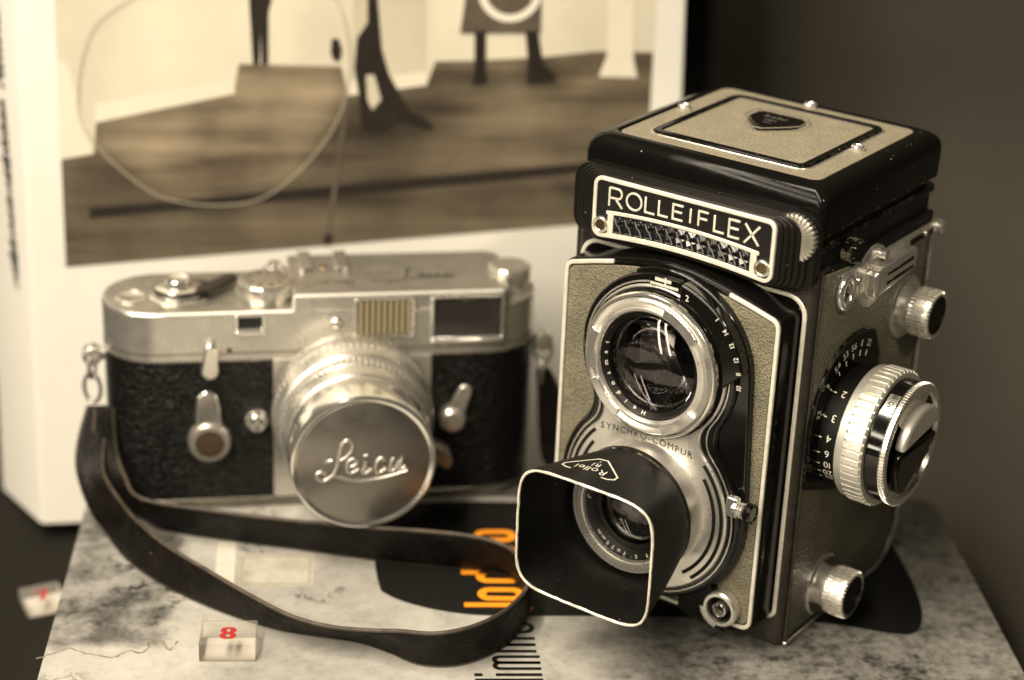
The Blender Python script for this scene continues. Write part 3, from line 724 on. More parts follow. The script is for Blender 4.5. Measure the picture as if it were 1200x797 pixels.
# --- depth-of-field plate and focusing knob
kc = (24.0, 61.5)
pl = circle(kc[0] + .5, kc[1] + 4, 23.6, 40, 60, 200) + [(1.6, 50)] + circle(kc[0], kc[1], 19, 20, 220, 330) + [(40.5, 58), (40.5, 78)]
DP = obj('depth_scale', prism(hull(pl), 'yz', 38.2, 39.1), black_enamel, T, bevel=.3)
mb = MB()
for a, s in ((66, '22'), (80, '11'), (94, '5.6'), (108, '3.5'), (122, '5.6'), (140, '11'), (164, '22')):
    r = radians(a); rad = (cos(r), sin(r)); tn = (sin(r), -cos(r))
    text(s, 2.7, lambda u, v: (39.16, kc[0] + .5 + rad[0] * (18.6 + v) + tn[0] * u, kc[1] + 4 + rad[1] * (18.6 + v) + tn[1] * u), mb=mb, gap=.08)
    stroke([(kc[0] + .5 + rad[0] * 15.8, kc[1] + 4 + rad[1] * 15.8), (kc[0] + .5 + rad[0] * 17.4, kc[1] + 4 + rad[1] * 17.4)], .3, lambda aa, b, d: (39.1 + d, aa, b), 0, .08, mb=mb)
obj('scale_figures', mb, white_ink, DP, flat=True, smooth=0)
arcp = [(kc[0] + .5 + 22.8 * cos(radians(a)), kc[1] + 4 + 22.8 * sin(radians(a))) for a in range(62, 196, 4)]
obj('scale_line', stroke(arcp, .3, lambda aa, b, d: (39.1 + d, aa, b), 0, .08), grey_metal, DP)
C3 = (38.6, *kc)
FK = obj('focus_knob', lathe([(0, 0), (0, 17.0), (5.9, 17.2), (6.3, 17.6), (6.3, 0)], C3, 'x', 96), black_satin, T)
obj('plain_ring', lathe([(6.0, 17.4), (6.2, 18.5), (6.5, 18.8), (8.6, 19.0), (8.9, 18.6)], C3, 'x', 96), grip_metal, FK)
obj('grip_ring', lathe([(8.6, 18.4), (8.7, 19.4, 1), (14.0, 19.4, 1), (14.5, 18.8), (14.5, 16.5)], C3, 'x', knurl=(52, 1.0), duty=.70), grip_metal, FK, bevel=.12, seg=1)
obj('speed_ring', lathe([(14.2, 17.3), (18.8, 17.0), (18.8, 15)], C3, 'x', 96), black_gloss, FK)
obj('dial_ring', lathe([(18.4, 17.0, 1), (19.0, 17.5, 1), (20.2, 17.5, 1), (20.5, 17.0), (20.5, 15.4), (19.5, 14.8)], C3, 'x', knurl=(110, .22)), satin_chrome, FK)
obj('dial_face', lathe([(19.4, 15.2), (19.6, 0)], C3, 'x', 64), black_enamel, FK)
scl = prism(circle(24, 61.5, 15.1, 20, 55, 135) + circle(24, 61.5, 10.2, 20, 135, 55), 'yz', 58.0, 58.32)
prism(circle(24, 61.5, 15.1, 20, 215, 300) + circle(24, 61.5, 12.2, 20, 300, 215), 'yz', 58.0, 58.32, mb=scl)
obj('film_dial', scl, satin_chrome, FK)
# film speed tab on the black ring
mb = MB(); tabpts = [(150, 14.6), (168, 14.6), (168, 16.6), (164, 17.2), (161, 18.4), (150, 18.4)]
mb = MB()
for i in range(12):
    a0, a1 = radians(112 + 20 * i / 12), radians(112 + 20 * (i + 1) / 12)
    mb.add([(C3[0] + x, C3[1] + 17.32 * cos(a), C3[2] + 17.32 * sin(a)) for a in (a0, a1) for x in (15.2, 18.4)], [(0, 1, 3, 2)])
obj('speed_tab', mb, satin_chrome, FK, flat=True)
mb = MB()
def ringt(s, size, x, ang, R, mb):
    text(s, size, lambda u, v: (C3[0] + x - u, C3[1] + R * cos(radians(ang) + (v - size * .35) / R), C3[2] + R * sin(radians(ang) + (v - size * .35) / R)), mb=mb, gap=.1)
ringt('15', 2.6, 16.8, 124, 17.42, mb); ringt('18', 2.2, 16.9, 115, 17.42, mb)
obj('speed_figures', mb, ink_grey, FK, flat=True, smooth=0)
mb = MB()
for s, a in (('2', 128), ('3', 152), ('4', 171), ('6', 186), ('10', 198), ('20', 208), ('oo', 216)):
    ringt(s, 3.0 if s != 'oo' else 2.2, 3.6, a, 17.28, mb)
    mb.add([(C3[0] + x, C3[1] + 17.28 * cos(radians(a + da)), C3[2] + 17.28 * sin(radians(a + da))) for da in (-.6, .6) for x in (.6, 1.5)], [(0, 1, 3, 2)])
obj('distance_figures', mb, white_ink, FK, flat=True, smooth=0)
# pointer and folded handle on the dial
obj('dial_pointer', prism([(11.5, 58.0), (13.5, 52.2), (17, 49.4), (33, 57.5), (36, 62.0), (13.0, 62.6)], 'yz', 58.1, 60.9), black_gloss, FK, bevel=.9, seg=3)
obj('dial_handle', prism([(13.2 + 11.0 * (1 - cos(radians(a))), 63.2 + 8.4 * sin(radians(a)) + .014 * a) for a in range(0, 181, 12)], 'yz', 58.2, 61.6), grip_metal, FK, bevel=1.3, seg=4)
obj('dial_screw', lathe([(0, 2.3), (1.2, 2.1), (1.5, 1.5), (1.3, .5), (1.3, 0)], (59.6, 33.2, 58.4), 'x', 24), chrome, FK)

# --- film spool knobs
for (y, z) in ((54.3, 87.0), (20.0, 12.4)):
    p = (38.2, y, z)
    kb = obj('spool_knob', lathe([(1.0, 0), (1.0, 5.6), (2.6, 5.9), (4.4, 6.0)], p, 'x', 48), satin_chrome, T)
    obj('flange', lathe([(0, 0), (0, 9.2), (.8, 9.2), (1.3, 8.6), (1.0, 7.0), (1.0, 0)], p, 'x', 56), chrome, kb)
    obj('grip', lathe([(4.2, 0), (4.2, 6.6), (4.4, 7.0, 1), (6.0, 7.05, 1), (6.1, 6.75), (6.4, 6.75), (6.5, 7.1, 1), (8.4, 7.1, 1), (8.5, 6.8), (8.8, 6.8), (8.9, 7.1, 1), (10.2, 7.0, 1), (10.6, 6.5), (10.6, 5.6)], p, 'x', knurl=(38, .5), duty=.6), satin_chrome, kb)
    obj('end_disc', lathe([(10.3, 6.0), (10.3, 5.8), (10.25, 0)], p, 'x', 48), black_wrinkle, kb)

# ================================================================== RANGEFINDER CAMERA
TH = radians(45.67); LX, LY = -115.2, -16.4
G = thing('rangefinder_camera', 'silver and black rangefinder camera with a capped lens, before the white book', 'camera', (LX, LY, 0), (0, 0, TH))
def wl(x, y, z=0): return (LX + cos(TH) * x - sin(TH) * y, LY + sin(TH) * x + cos(TH) * y, z)
def stadium(h, d, y0=0., r=None, n=14):
    """camera plan: straight front and back with round ends"""
    r = r or d / 2
    o = []
    for cx, a0 in ((h - r, -90), (-h + r, 90)):
        for k in range(n + 1):
            a = radians(a0 + 180 * k / n); o.append((cx + r * cos(a), y0 + d / 2 + d / 2 * sin(a)))
    return o
GB = obj('body', prism(stadium(66.3, 33.2, .15), 'xy', 3.4, 50.0), black_vulcanite, G)
obj('base_plate', prism(stadium(66.6, 33.5), 'xy', .2, 3.6), mat('dull_base_metal', (.20, .185, .155), .36, .85, var=.15), G, bevel=.5)
obj('front_plate', prism(rrect(-16, 32.4, 3.6, 50.2, .4), 'xz', -.45, 1.0), leica_chrome, GB, bevel=.2)
TP = obj('top_plate', prism(stadium(66.6, 33.6, -.05), 'xy', 49.5, 65.8), leica_chrome, G, bevel=.9, seg=3)
obj('top_face', prism(stadium(65.6, 31.6, .95), 'xy', 65.7, 66.0), leica_top, TP)
obj('body_line', prism(stadium(66.66, 33.7, -.1), 'xy', 52.4, 52.75), grey_metal, TP)
deck = [(-9.6, -.06), (53.2, -.06)] + [(53.2 + 3.2 * sin(radians(a)), 3.1 - 3.2 * cos(radians(a))) for a in (30, 60, 90)] + [(56.4, 22), (57.5, 30)] + [(54.3, 33.5), (-9.6, 33.5)]
obj('top_deck', prism(deck, 'xy', 65, 70.7), leica_chrome, TP, bevel=.8, seg=3)
obj('deck_face', prism([(x * .985 + .3, .8 + y * .95) for x, y in deck], 'xy', 70.6, 70.9), leica_top, TP)
# pale strip, a highlight painted along the edge of the top plate
edge = [(-48, 66.0), (-10.1, 66.0), (-9.6, 66.4), (-9.5, 70.3), (-9.0, 70.9), (54, 70.9)]
obj('edge_highlight', stroke([(a, b - .45) for a, b in edge], .95, lambda a, b, d: (a, -.1 - d, b), 0, .35), mat('painted_highlight', (.88, .86, .80), .35, .3), TP, bevel=.18)
def window(x0, x1, z0, z1, name, glass, parent, lip=True):
    w = obj(name, frame_prism(rrect(x0 - .9, x1 + .9, z0 - .9, z1 + .5, .5), rrect(x0, x1, z0, z1, .3), 'xz', -.9, .2), leica_bright, parent, bevel=.25)
    obj('pane', prism(rrect(x0, x1, z0, z1, .3), 'xz', -.25, .1), glass, w)
    if lip: obj('lip', prism(rrect(x0 - .9, x1 + 1.0, z0 - 2.0, z0 - .4, .7), 'xz', -1.5, .2), leica_bright, w, bevel=.4)
    return w
pane_dark = mat('finder_pane', (.03, .026, .024), .06, 0, coat=.3)
W = window(32.8, 53.6, 56.0, 68.6, 'finder_window', pane_dark, TP)
obj('mask', prism(rrect(39.5, 46, 67.0, 68.6, .4), 'xz', -.5, .1), grey_metal, W)
W = window(9.6, 26.0, 57.2, 68.6, 'illumination_window', dark_recess, TP, lip=False)
for k in range(9): obj('slat', prism(rrect(10.0 + k * 1.8, 11.1 + k * 1.8, 57.3, 68.4, .3), 'xz', -.75, -.2), gold_bars, W, bevel=.2)
W = window(-26.4, -19.2, 60.6, 64.4, 'rangefinder_window', dark_recess, TP)
obj('front_screw', lathe([(0, 1.7), (.9, 1.6), (1.3, 1.0), (1.0, .3), (1.0, 0)], (3.2, 0, 61.6), '-y', 28), leica_bright, TP)
obj('front_screw', lathe([(0, .8), (.3, .7), (.3, 0)], (-29, 0, 53.6), '-y', 16), grey_metal, TP)
# levers and buttons on the front
ST = obj('timer_lever', prism(hull(circle(-35.9, 38.0, 3.3, 24) + circle(-35.5, 26, 4.3, 24)), 'xz', -3.0, -1.4), leica_bright, G, bevel=.5, seg=3)
obj('pivot', lathe([(0, 6.5), (3.4, 6.5), (4.2, 5.9), (4.2, 4.4)], (-35.5, 0, 24.4), '-y', 40), leica_chrome, ST)
obj('pivot_disc', lathe([(3.8, 4.6), (3.9, 4.1), (3.6, 0)], (-35.5, 0, 24.4), '-y', 32), mat('brown_disc', (.10, .07, .04), .35, .4), ST)
obj('rewind_lever', prism(hull(circle(-35.0, 47.6, 2.7, 20) + circle(-34.6, 54.6, 1.9, 20)), 'xz', -2.6, -.8), leica_bright, G, bevel=.7, seg=3)
obj('lens_release', lathe([(0, 3.6), (.8, 3.6), (1.0, 3.1), (3.0, 3.0), (3.6, 2.5), (3.4, 1.2), (2.6, 0)], (-21.2, 0, 30.2), '-y', 32), leica_bright, G)
SL = obj('frame_lever', prism(hull(circle(42.6, 38.4, 2.2, 20) + circle(39.2, 29.8, 3.0, 20)), 'xz', -3.4, -1.8), leica_chrome, G, bevel=.6, seg=3)
obj('pivot', lathe([(0, 4.2), (3.6, 4.1), (4.6, 3.0), (4.8, 0)], (39.0, 0, 28.9), '-y', 32), leica_chrome, SL)
obj('pivot', lathe([(0, 1.4), (.4, 1.2), (.4, 0)], (-47, 0, 36.2), '-y', 16), grey_metal, G)
# lens
c = (7.4, 0, 35.0)
LN = obj('lens', lathe([(0, 22.6), (2.4, 22.6), (3, 22.2), (3, 21.2), (5.4, 21.2)], c, '-y', 96), leica_bright, G)
obj('focus_ring', lathe([(4.2, 22.4), (5.2, 24.1), (8.0, 24.4, 1), (12.4, 24.4, 1), (13.2, 23.8), (16.5, 23.4), (17.2, 22.6), (17.2, 21)], c, '-y', knurl=(72, .22)), leica_chrome, LN)
obj('aperture_ring', lathe([(16.8, 22.0), (18.0, 22.9, 1), (21.6, 22.7, 1), (22.4, 22.0), (26.5, 21.5), (27.2, 20.8), (30.5, 20.5), (33.0, 20.5), (33, 18)], c, '-y', knurl=(80, .2)), leica_chrome, LN)
mb = MB()
for k, s in enumerate(['2', '2.8', '4', '5.6', '8', '11', '16']):
    a = radians(128 - 12.5 * k); rad = (cos(a), sin(a)); tn = (sin(a), -cos(a))
    text(s, 3.0, lambda u, v: (c[0] + rad[0] * 23.5 + tn[0] * u, -13.6 - v, c[2] + rad[1] * 23.5 + tn[1] * u), mb=mb)
    stroke([(-.2, 0), (.2, 0)], .5, lambda aa, b, d: (c[0] + rad[0] * 24.5 + tn[0] * aa, -10 + b, c[2] + rad[1] * 24.5 + tn[1] * aa), 0, .1, mb=mb)
obj('lens_figures', mb, grey_metal, LN, flat=True, smooth=0)
obj('index_dot', lathe([(0, .9), (.6, .8), (.8, 0)], (-15.6, -6.6, 39.0), '-y', 16), mat('red_dot', (.6, .03, .02), .25), LN)
obj('focus_lock', prism([(29, 20), (36.5, 15.5), (38.5, 17.8), (37.0, 22.5), (29, 27)], 'xz', -11.5, -6.5), leica_chrome, LN, bevel=1.0, seg=3)
CP = obj('lens_cap', lathe([(29.5, 20.9), (30.0, 21.35), (41.0, 21.35), (41.9, 20.9), (42.1, 20.4), (41.9, 19.8), (41.5, 19.3), (41.4, 18.6), (41.5, 0)], c, '-y', 96), leica_bright, LN)
cap_metal = mat('brushed_cap_metal', (.30, .28, .25), .36, .92, var=.05, rough_var=.05)
obj('cap_face', lathe([(41.4, 19.4), (41.75, 18.9), (41.8, 0)], c, '-y', 96), cap_metal, CP)
ST_ = {'L': [(-3.43, 32.09), (-4.86, 32.57), (-6.15, 32.06), (-5.72, 30.58), (-4.14, 29.86), (-2.42, 30.75), (-1.13, 32.14), (-0.28, 34.35), (0.23, 36.89), (0.56, 39.12), (1.12, 41.16), (2.26, 42.39), (3.69, 42.16), (4.27, 40.86), (3.71, 38.97), (2.29, 37.12), (0.57, 36.23)],
'swoosh': [(-1.7, 31.36), (-0.27, 31.22), (2.04, 30.37), (6.66, 29.43), (11.29, 29.75), (15.62, 30.68), (18.51, 31.51), (20.1, 32.08)],
'cross': [(-3.72, 35.96), (-2.72, 36.0), (-1.72, 36.25)],
'e': [(2.45, 34.38), (3.74, 33.99), (5.18, 34.73), (5.6, 35.68), (4.59, 36.53), (3.16, 35.95), (2.59, 34.21), (2.89, 32.59), (4.04, 32.05), (6.05, 33.24)],
'dot': [(7.31, 37.3), (8.55, 37.46)],
'i': [(8.05, 35.72), (7.77, 33.96), (7.21, 32.54), (8.08, 31.85), (9.8, 33.06)],
'c': [(13.24, 35.48), (13.17, 36.29), (12.22, 36.33), (11.22, 35.25), (10.95, 33.49), (11.26, 32.12), (12.42, 31.97), (13.99, 33.18)],
'a': [(16.26, 36.4), (15.55, 35.37), (15.29, 33.61), (15.02, 32.33), (16.12, 32.37), (16.75, 33.05), (17.87, 35.42)],
'b': [(18.57, 36.68), (18.31, 34.75), (17.76, 33.0), (18.49, 32.74), (19.64, 33.4)]}
mb = MB()
for p in ST_.values(): tube([(q.x, -41.8, q.y) for q in catmull([(x, y, 0) for x, y in p], 5)], .62, 10, mb=mb)
obj('cap_lettering', mb, leica_chrome, CP)
# top controls
AL = obj('advance_lever', lathe([(0, 9.2), (.6, 9.2), (.9, 8.6), (.9, 7)], (-43.5, 14.5, 66.0), 'z', 48).join(lathe([(.8, 7.4), (3.0, 7.2), (3.4, 6.6), (3.4, 4.2), (5.2, 4.0), (5.6, 3.4), (5.2, 2.6), (5.2, 0)], (-43.5, 14.5, 66.0), 'z', 48)), leica_bright, TP)
obj('lever_arm', prism(hull(circle(-43.5, 14.5, 7.6, 32) + circle(-35, 14.5, 3.5, 12)), 'xy', 67.6, 69.0).join(prism([(-39, 8.0), (-34, 10.2), (-25.2, 20.6), (-26.8, 23.2), (-29, 22.6), (-38, 13)], 'xy', 67.8, 69.4)), mat('lever_dark_reflection', (.05, .045, .04), .3, .5), AL, bevel=.3)  # dark reflection on the metal arm put into its colour
DL = obj('shutter_dial', lathe([(0, 7.7), (1.4, 7.7), (1.6, 8.3), (2.2, 8.5, 1), (5.2, 8.5, 1), (5.8, 8.0), (6.0, 6.5), (6.0, 0)], (-17.6, 11.3, 66.0), 'z', knurl=(56, .3)), leica_bright, TP)
mb = MB()
for k in range(10):
    a = radians(36 * k); rad = (cos(a), sin(a))
    stroke([(-17.6 + rad[0] * 4.4, 11.3 + rad[1] * 4.4), (-17.6 + rad[0] * 6.6, 11.3 + rad[1] * 6.6)], .8, lambda aa, b, d: (aa, b, 72 + d), 0, .06, mb=mb)
obj('dial_marks', mb, ink_grey, DL)
obj('shutter_release', lathe([(0, 4.6), (1.6, 4.6), (3.6, 3.9), (4.6, 2.2), (5.8, 1.9), (6.0, 0)], (-13.8, 25.0, 66), 'z', 36), leica_bright, TP)
obj('frame_counter', lathe([(0, 5.0), (.5, 4.9), (.7, 4.2), (.4, 3.8), (.4, 0)], (-57.5, 13.4, 66), 'z', 36), leica_chrome, TP)
AS = obj('accessory_shoe', prism(rrect(-6.5, 8.5, 17, 31, .6), 'xy', 70.8, 71.2).join(prism(rrect(-6.5, -4.8, 17, 31, .5), 'xy', 71.0, 72.6)).join(prism(rrect(6.8, 8.5, 17, 31, .5), 'xy', 71.0, 72.6)).join(prism(rrect(-6.5, -2.6, 17, 31, .4), 'xy', 72.3, 72.9)).join(prism(rrect(4.6, 8.5, 17, 31, .4), 'xy', 72.3, 72.9)), leica_bright, TP, bevel=.2)
obj('shoe_screw', lathe([(0, 1.1), (.4, 1.0), (.4, 0)], (1, 21, 71.1), 'z', 16), brass, AS)
obj('rewind_knob', lathe([(0, 6.4), (.6, 6.4), (.8, 5.6), (2.4, 5.6), (2.6, 6.6, 1), (6.4, 6.6, 1), (6.9, 6.0), (6.9, 0)], (58.4, 15.2, 66.0), 'z', knurl=(34, .4)), leica_bright, TP)
mb = MB()
q = lambda a, b, d: (a, b, 70.95 + d)
for p in ([(26, 14), (27.5, 18), (26.8, 19), (26, 16), (25.5, 11), (24, 10.5), (30, 11.5), (40, 10.8)], [(30, 12), (31.5, 14), (30.2, 14.5), (30, 12), (32, 11.8), (33, 14), (33.2, 12), (36, 14), (35, 12.2), (37, 12), (39, 14.4), (38, 12), (40, 12), (40.5, 14)]):
    stroke([(v.x, v.y) for v in catmull([(a, b, 0) for a, b in p], 4)], .45, q, 0, .03, mb=mb)
text('DBP  ERNST', 2.0, lambda u, v: (4 + u, 8.5 + v, 70.98), mb=mb); text('WETZLAR', 1.8, lambda u, v: (19 + u, 8.8 + v, 70.98), mb=mb)
obj('engraving', mb, ink_grey, TP, flat=True, smooth=0)
# strap lugs
for s in (-1, 1):
    lg = obj('strap_lug', tube([(s * 66, 16, 47), (s * 69.6, 15.5, 47)], 2.0, 20).join(lathe([(-2.2, 0), (-2.2, 3.0), (2.2, 3.0), (2.6, 2.2), (2.6, 0)], (s * 70, 15.5, 47), '-y', 28)), leica_chrome, G, bevel=.3)

# ================================================================== STRAP
S = thing('camera_strap', 'dark leather camera strap looping over the printed book in front of the rangefinder camera', 'strap', (-100, -60, .4))
A0 = [((-169.5, -60.6, 31.5), (-165.7, -57.0, 31.5)), ((-166.8, -63.6, 21), (-162.6, -59.5, 20)), ((-158.5, -64.8, 9.5), (-155.6, -62.8, 14.0))]
rows = [[-143.5, -61.3, 0.4, -144.2, -66.6, 11.6], [-123.2, -54.0, 0.4, -122.5, -58.9, 11.9], [-103.1, -44.6, 0.4, -103.1, -49.6, 11.9], [-82.5, -35.4, 0.4, -82.4, -39.7, 12.6], [-65.1, -26.8, 0.4, -65.4, -29.4, 12.8], [-53.2, -19.5, 0.4, -52.8, -22.8, 12.7], [-44.2, -16.6, 0.4, -43.6, -20.6, 12.3], [-36.7, -19.9, 0.4, -35.4, -23.4, 12.4], [-30.0, -26.0, 0.4, -28.6, -29.0, 12.4], [-24.7, -37.4, 0.4, -23.6, -36.8, 12.9], [-22.6, -48.8, 0.4, -21.2, -47.6, 12.9], [-24.0, -58.5, 0.4, -21.6, -56.8, 12.8], [-28.0, -66.0, 0.4, -24.2, -65.0, 12.6], [-35.2, -70.6, 0.4, -29.8, -71.4, 12.0], [-45.2, -71.1, 0.4, -38.8, -74.3, 10.6], [-55.2, -72.7, 0.4, -47.6, -77.4, 8.9], [-64.8, -77.0, 0.4, -57.1, -82.3, 8.7], [-75.8, -81.4, 0.4, -67.9, -85.9, 9.6], [-90.4, -84.1, 0.4, -83.5, -86.2, 10.8], [-106.1, -85.0, 0.4, -100.6, -85.3, 12.0], [-121.9, -84.0, 0.4, -117.6, -83.4, 12.5], [-137.0, -80.6, 0.4, -133.9, -78.8, 12.7], [-150.0, -75.4, 1.2, -146.6, -73.4, 12.9]]
B0 = [((-159.5, -73.6, 6.0), (-155.0, -70.2, 15.0)), ((-166.8, -71.4, 16.0), (-160.8, -66.8, 17.0)), ((-170.6, -66.6, 23.5), (-165.6, -61.6, 22.5)), ((-172.3, -60.8, 31.8), (-168.4, -57.0, 31.8))]
e0 = [a for a, b in A0] + [tuple(r[:3]) for r in rows] + [a for a, b in B0]
e1 = [b for a, b in A0] + [tuple(r[3:]) for r in rows] + [b for a, b in B0]
def ribbon(e0, e1, n=7, cross=4):
    p, q = catmull(e0, n), catmull(e1, n); mb = MB(); m = cross + 1
    for a, b in zip(p, q): mb.v += [tuple(a.lerp(b, k / cross)) for k in range(m)]
    for i in range(len(p) - 1):
        for k in range(cross): mb.f.append((i * m + k, (i + 1) * m + k, (i + 1) * m + k + 1, i * m + k + 1)); mb.mi.append(0)
    return mb
off = lambda mb: mb.xf(lambda x, y, z: (x + 100, y + 60, z - .4 + .5))
obj('strap_band', off(ribbon(e0, e1)), strap_leather, S, solid=1.3, bevel=.3, smooth=60)
for ed in (e0, e1):
    obj('strap_edge', off(tube(catmull(ed, 7), .62, 8)), strap_edge_m, S)
R0 = [((-77.7, 42.0, 37), (-74.6, 45.2, 37)), ((-77.0, 42.6, 28), (-71.6, 48.2, 28)), ((-76.4, 43.2, 15), (-69.8, 49.4, 15)), ((-74, 44, 4), (-67, 50, 4)), ((-68, 52, 1.0), (-62, 45, 1.0)), ((-52, 62, 1.0), (-48, 52, 1.0))]
obj('strap_band', off(ribbon([a for a, b in R0], [b for a, b in R0])), strap_leather, S, solid=1.3, bevel=.3, smooth=60)
def torus(c, r, nrm, th, stretch=1.0):
    n = Vector(nrm).normalized(); a = Vector((0, 0, 1)); b = n.cross(a).normalized(); a = b.cross(n).normalized()
    return off(tube([tuple(Vector(c) + b * r * cos(2 * pi * k / 28) + a * r * stretch * sin(2 * pi * k / 28)) for k in range(28)], th, 10, True))
lw = wl(-70.2, 15.5); rw = wl(70.2, 15.5)
obj('split_ring', torus((lw[0], lw[1], 43.2), 3.0, (.9, .5, 0), .65, 1.5), leica_top, S)
obj('split_ring', torus((lw[0], lw[1] - .3, 35.2), 2.8, (.3, -.9, 0), .65, 1.7), leica_top, S)
obj('split_ring', torus((rw[0], rw[1], 43.2), 3.0, (.3, -.9, 0), .65, 1.5), leica_top, S)
obj('split_ring', torus((rw[0] + .6, rw[1] - .5, 36.0), 2.8, (.9, .5, 0), .65, 1.7), leica_top, S)

# ================================================================== FLAT PRINTED BOOK (what everything stands on)
VA = radians(39.5); TABLE = -36.0
FB = thing('printed_book', 'large book lying flat under both cameras, its cover printed like a weathered wall', 'book', (0, 0, TABLE), (0, 0, VA))
def cover_mat():
    m = bpy.data.materials.new('weathered_print'); m.use_nodes = True
    nt = m.node_tree; N = nt.nodes; L = nt.links; b = N['Principled BSDF']; b.inputs['Roughness'].default_value = .42; b.inputs['Specular IOR Level'].default_value = .4
    tc = N.new('ShaderNodeTexCoord'); sx = N.new('ShaderNodeSeparateXYZ'); L.new(tc.outputs['Object'], sx.inputs[0])
    def noise(sc, det=6, ro=.6, dist=0, off=0):
        n = N.new('ShaderNodeTexNoise'); n.inputs['Scale'].default_value = sc; n.inputs['Detail'].default_value = det; n.inputs['Roughness'].default_value = ro; n.inputs['Distortion'].default_value = dist
        mp = N.new('ShaderNodeMapping'); mp.inputs['Location'].default_value = (off, off * .7, 0); L.new(tc.outputs['Object'], mp.inputs['Vector']); L.new(mp.outputs[0], n.inputs['Vector']); return n.outputs['Fac']
    def rng(x, a, b_, c, d):
        r = N.new('ShaderNodeMapRange'); r.interpolation_type = 'SMOOTHSTEP'
        for i, v in zip((1, 2, 3, 4), (a, b_, c, d)): r.inputs[i].default_value = v
        L.new(x, r.inputs[0]); return r.outputs[0]
    def op(o, a, b_):
        mth = N.new('ShaderNodeMath'); mth.operation = o
        for i, v in enumerate((a, b_)):
            if isinstance(v, (int, float)): mth.inputs[i].default_value = v
            else: L.new(v, mth.inputs[i])
        return mth.outputs[0]
    # lightness falls from the cream left to the darker right
    side_ = rng(sx.outputs['X'], -.075, .02, 0, 1)
    big = rng(noise(20, 6, .62, .0, 3), .40, .66, .0, 1)
    mid = rng(noise(95, 8, .68, .0, 1), .42, .66, 0, 1)
    fine = rng(noise(330, 4, .6, 0, 5), .38, .68, 0, 1)
    dirty = op('MULTIPLY', op('ADD', .25, op('MULTIPLY', side_, .75)), op('ADD', op('MULTIPLY', mid, .36), op('MULTIPLY', fine, .30)))
    val = op('SUBTRACT', .475, op('MULTIPLY', big, .13))
    val = op('SUBTRACT', val, op('MULTIPLY', dirty, .34))
    val = op('SUBTRACT', val, op('MULTIPLY', side_, .12))
    # grey cloud at the left
    wob = op('MULTIPLY', op('SUBTRACT', noise(70, 5, .6, 0, 9), .5), .022)
    xx = op('ADD', sx.outputs['X'], wob); yy = op('ADD', sx.outputs['Y'], op('MULTIPLY', wob, .6))
    cl = op('MULTIPLY', op('MULTIPLY', rng(xx, -.144, -.138, 1, 0), rng(yy, -.0265, -.019, 0, 1)), rng(yy, .05, .075, 1, .2))
    mott = op('ADD', .45, op('MULTIPLY', rng(noise(60, 6, .7, 0, 4), .36, .64, 0, 1), .75))
    val = op('SUBTRACT', val, op('MULTIPLY', op('MULTIPLY', cl, mott), .30))
    val = op('SUBTRACT', val, op('MULTIPLY', rng(noise(260, 5, .7, 0, 2), .45, .72, 0, 1), .07))
    # peeling cracks: thin dark line where a warped noise crosses .5
    ck = noise(14, 6, .66, .2, 2.4); d = op('ABSOLUTE', op('SUBTRACT', ck, .5), 0)
    line = op('MULTIPLY', rng(d, .001, .012, 1, 0), op('MULTIPLY', rng(noise(30, 2, .5, 0, 7), .50, .60, 0, 1), rng(sx.outputs['X'], -.06, -.02, 1, .12)))
    val = op('SUBTRACT', val, op('MULTIPLY', line, .22))
    val = op('MAXIMUM', val, .035)
    cb = N.new('ShaderNodeCombineColor'); L.new(val, cb.inputs[0]); L.new(op('MULTIPLY', val, .965), cb.inputs[1]); L.new(op('MULTIPLY', val, .88), cb.inputs[2])
    L.new(cb.outputs[0], b.inputs['Base Color'])
    return m
weathered = cover_mat()
BW0, BW1, BD0, BD1 = -173.4, 95.6, -190., 66.
cov = obj('cover', prism(rrect(BW0, BW1, BD0, BD1, .6), 'xy', 33.4, 36.0), weathered, FB, bevel=.5)
obj('cover', prism(rrect(BW0, BW1, BD0, BD1, .6), 'xy', 0.0, 2.4), weathered, FB, bevel=.5)
obj('page_block', prism(rrect(BW0 + 1, BW1 - 3, BD0 + 3, BD1 - 3, .3), 'xy', 2.2, 33.6), pages, FB)
blob = [(-82.4, 9), (-80.6, 5.6), (-77.0, 2.2), (-72, -.8), (-66, -3.4), (-58, -5.6), (-48, -6.5), (-20, -6.6), (20, -7.5), (46, -10.5), (62, -15.5), (69.5, -15.5), (74, -7), (75.8, 6), (76, 22), (75, 36), (70, 48), (60, 57), (40, 61), (0, 62), (-40, 62.5), (-66, 62), (-78, 57), (-83, 46), (-84, 26)]
sheet = lambda pts, z, mb=None: (mb or MB()).add([(a, b, z) for a, b in pts], [tuple(range(len(pts)))])
bl = [(v.x, v.y) for v in catmull([(a, b, 0) for a, b in blob], 5, True)]
obj('printed_shape', sheet(bl, 36.06), ink_black, cov, flat=True)
faint = mat('faded_print', (.43, .405, .34), .45, var=.3, var_scale=120)
faint2 = mat('pale_print', (.60, .575, .50), .45, var=.12, var_scale=260)
obj('printed_panel', sheet([(-130.5, 12), (-124.6, 11), (-125.6, 36), (-131, 36)], 36.03), faint2, cov, flat=True)
obj('printed_panel', sheet(rrect(-124, -102, 9.5, 29, .5), 36.03), faint, cov, flat=True)
mb = MB(); fl = lambda a, b, d: (a, b, 36.05 + d)
stroke(rrect(-123, -103, 11, 27.4, .5), .7, fl, -.01, .01, closed=True, mb=mb)
obj('printed_panel', mb, mat('brown_print', (.33, .305, .25), .5), cov, flat=True)
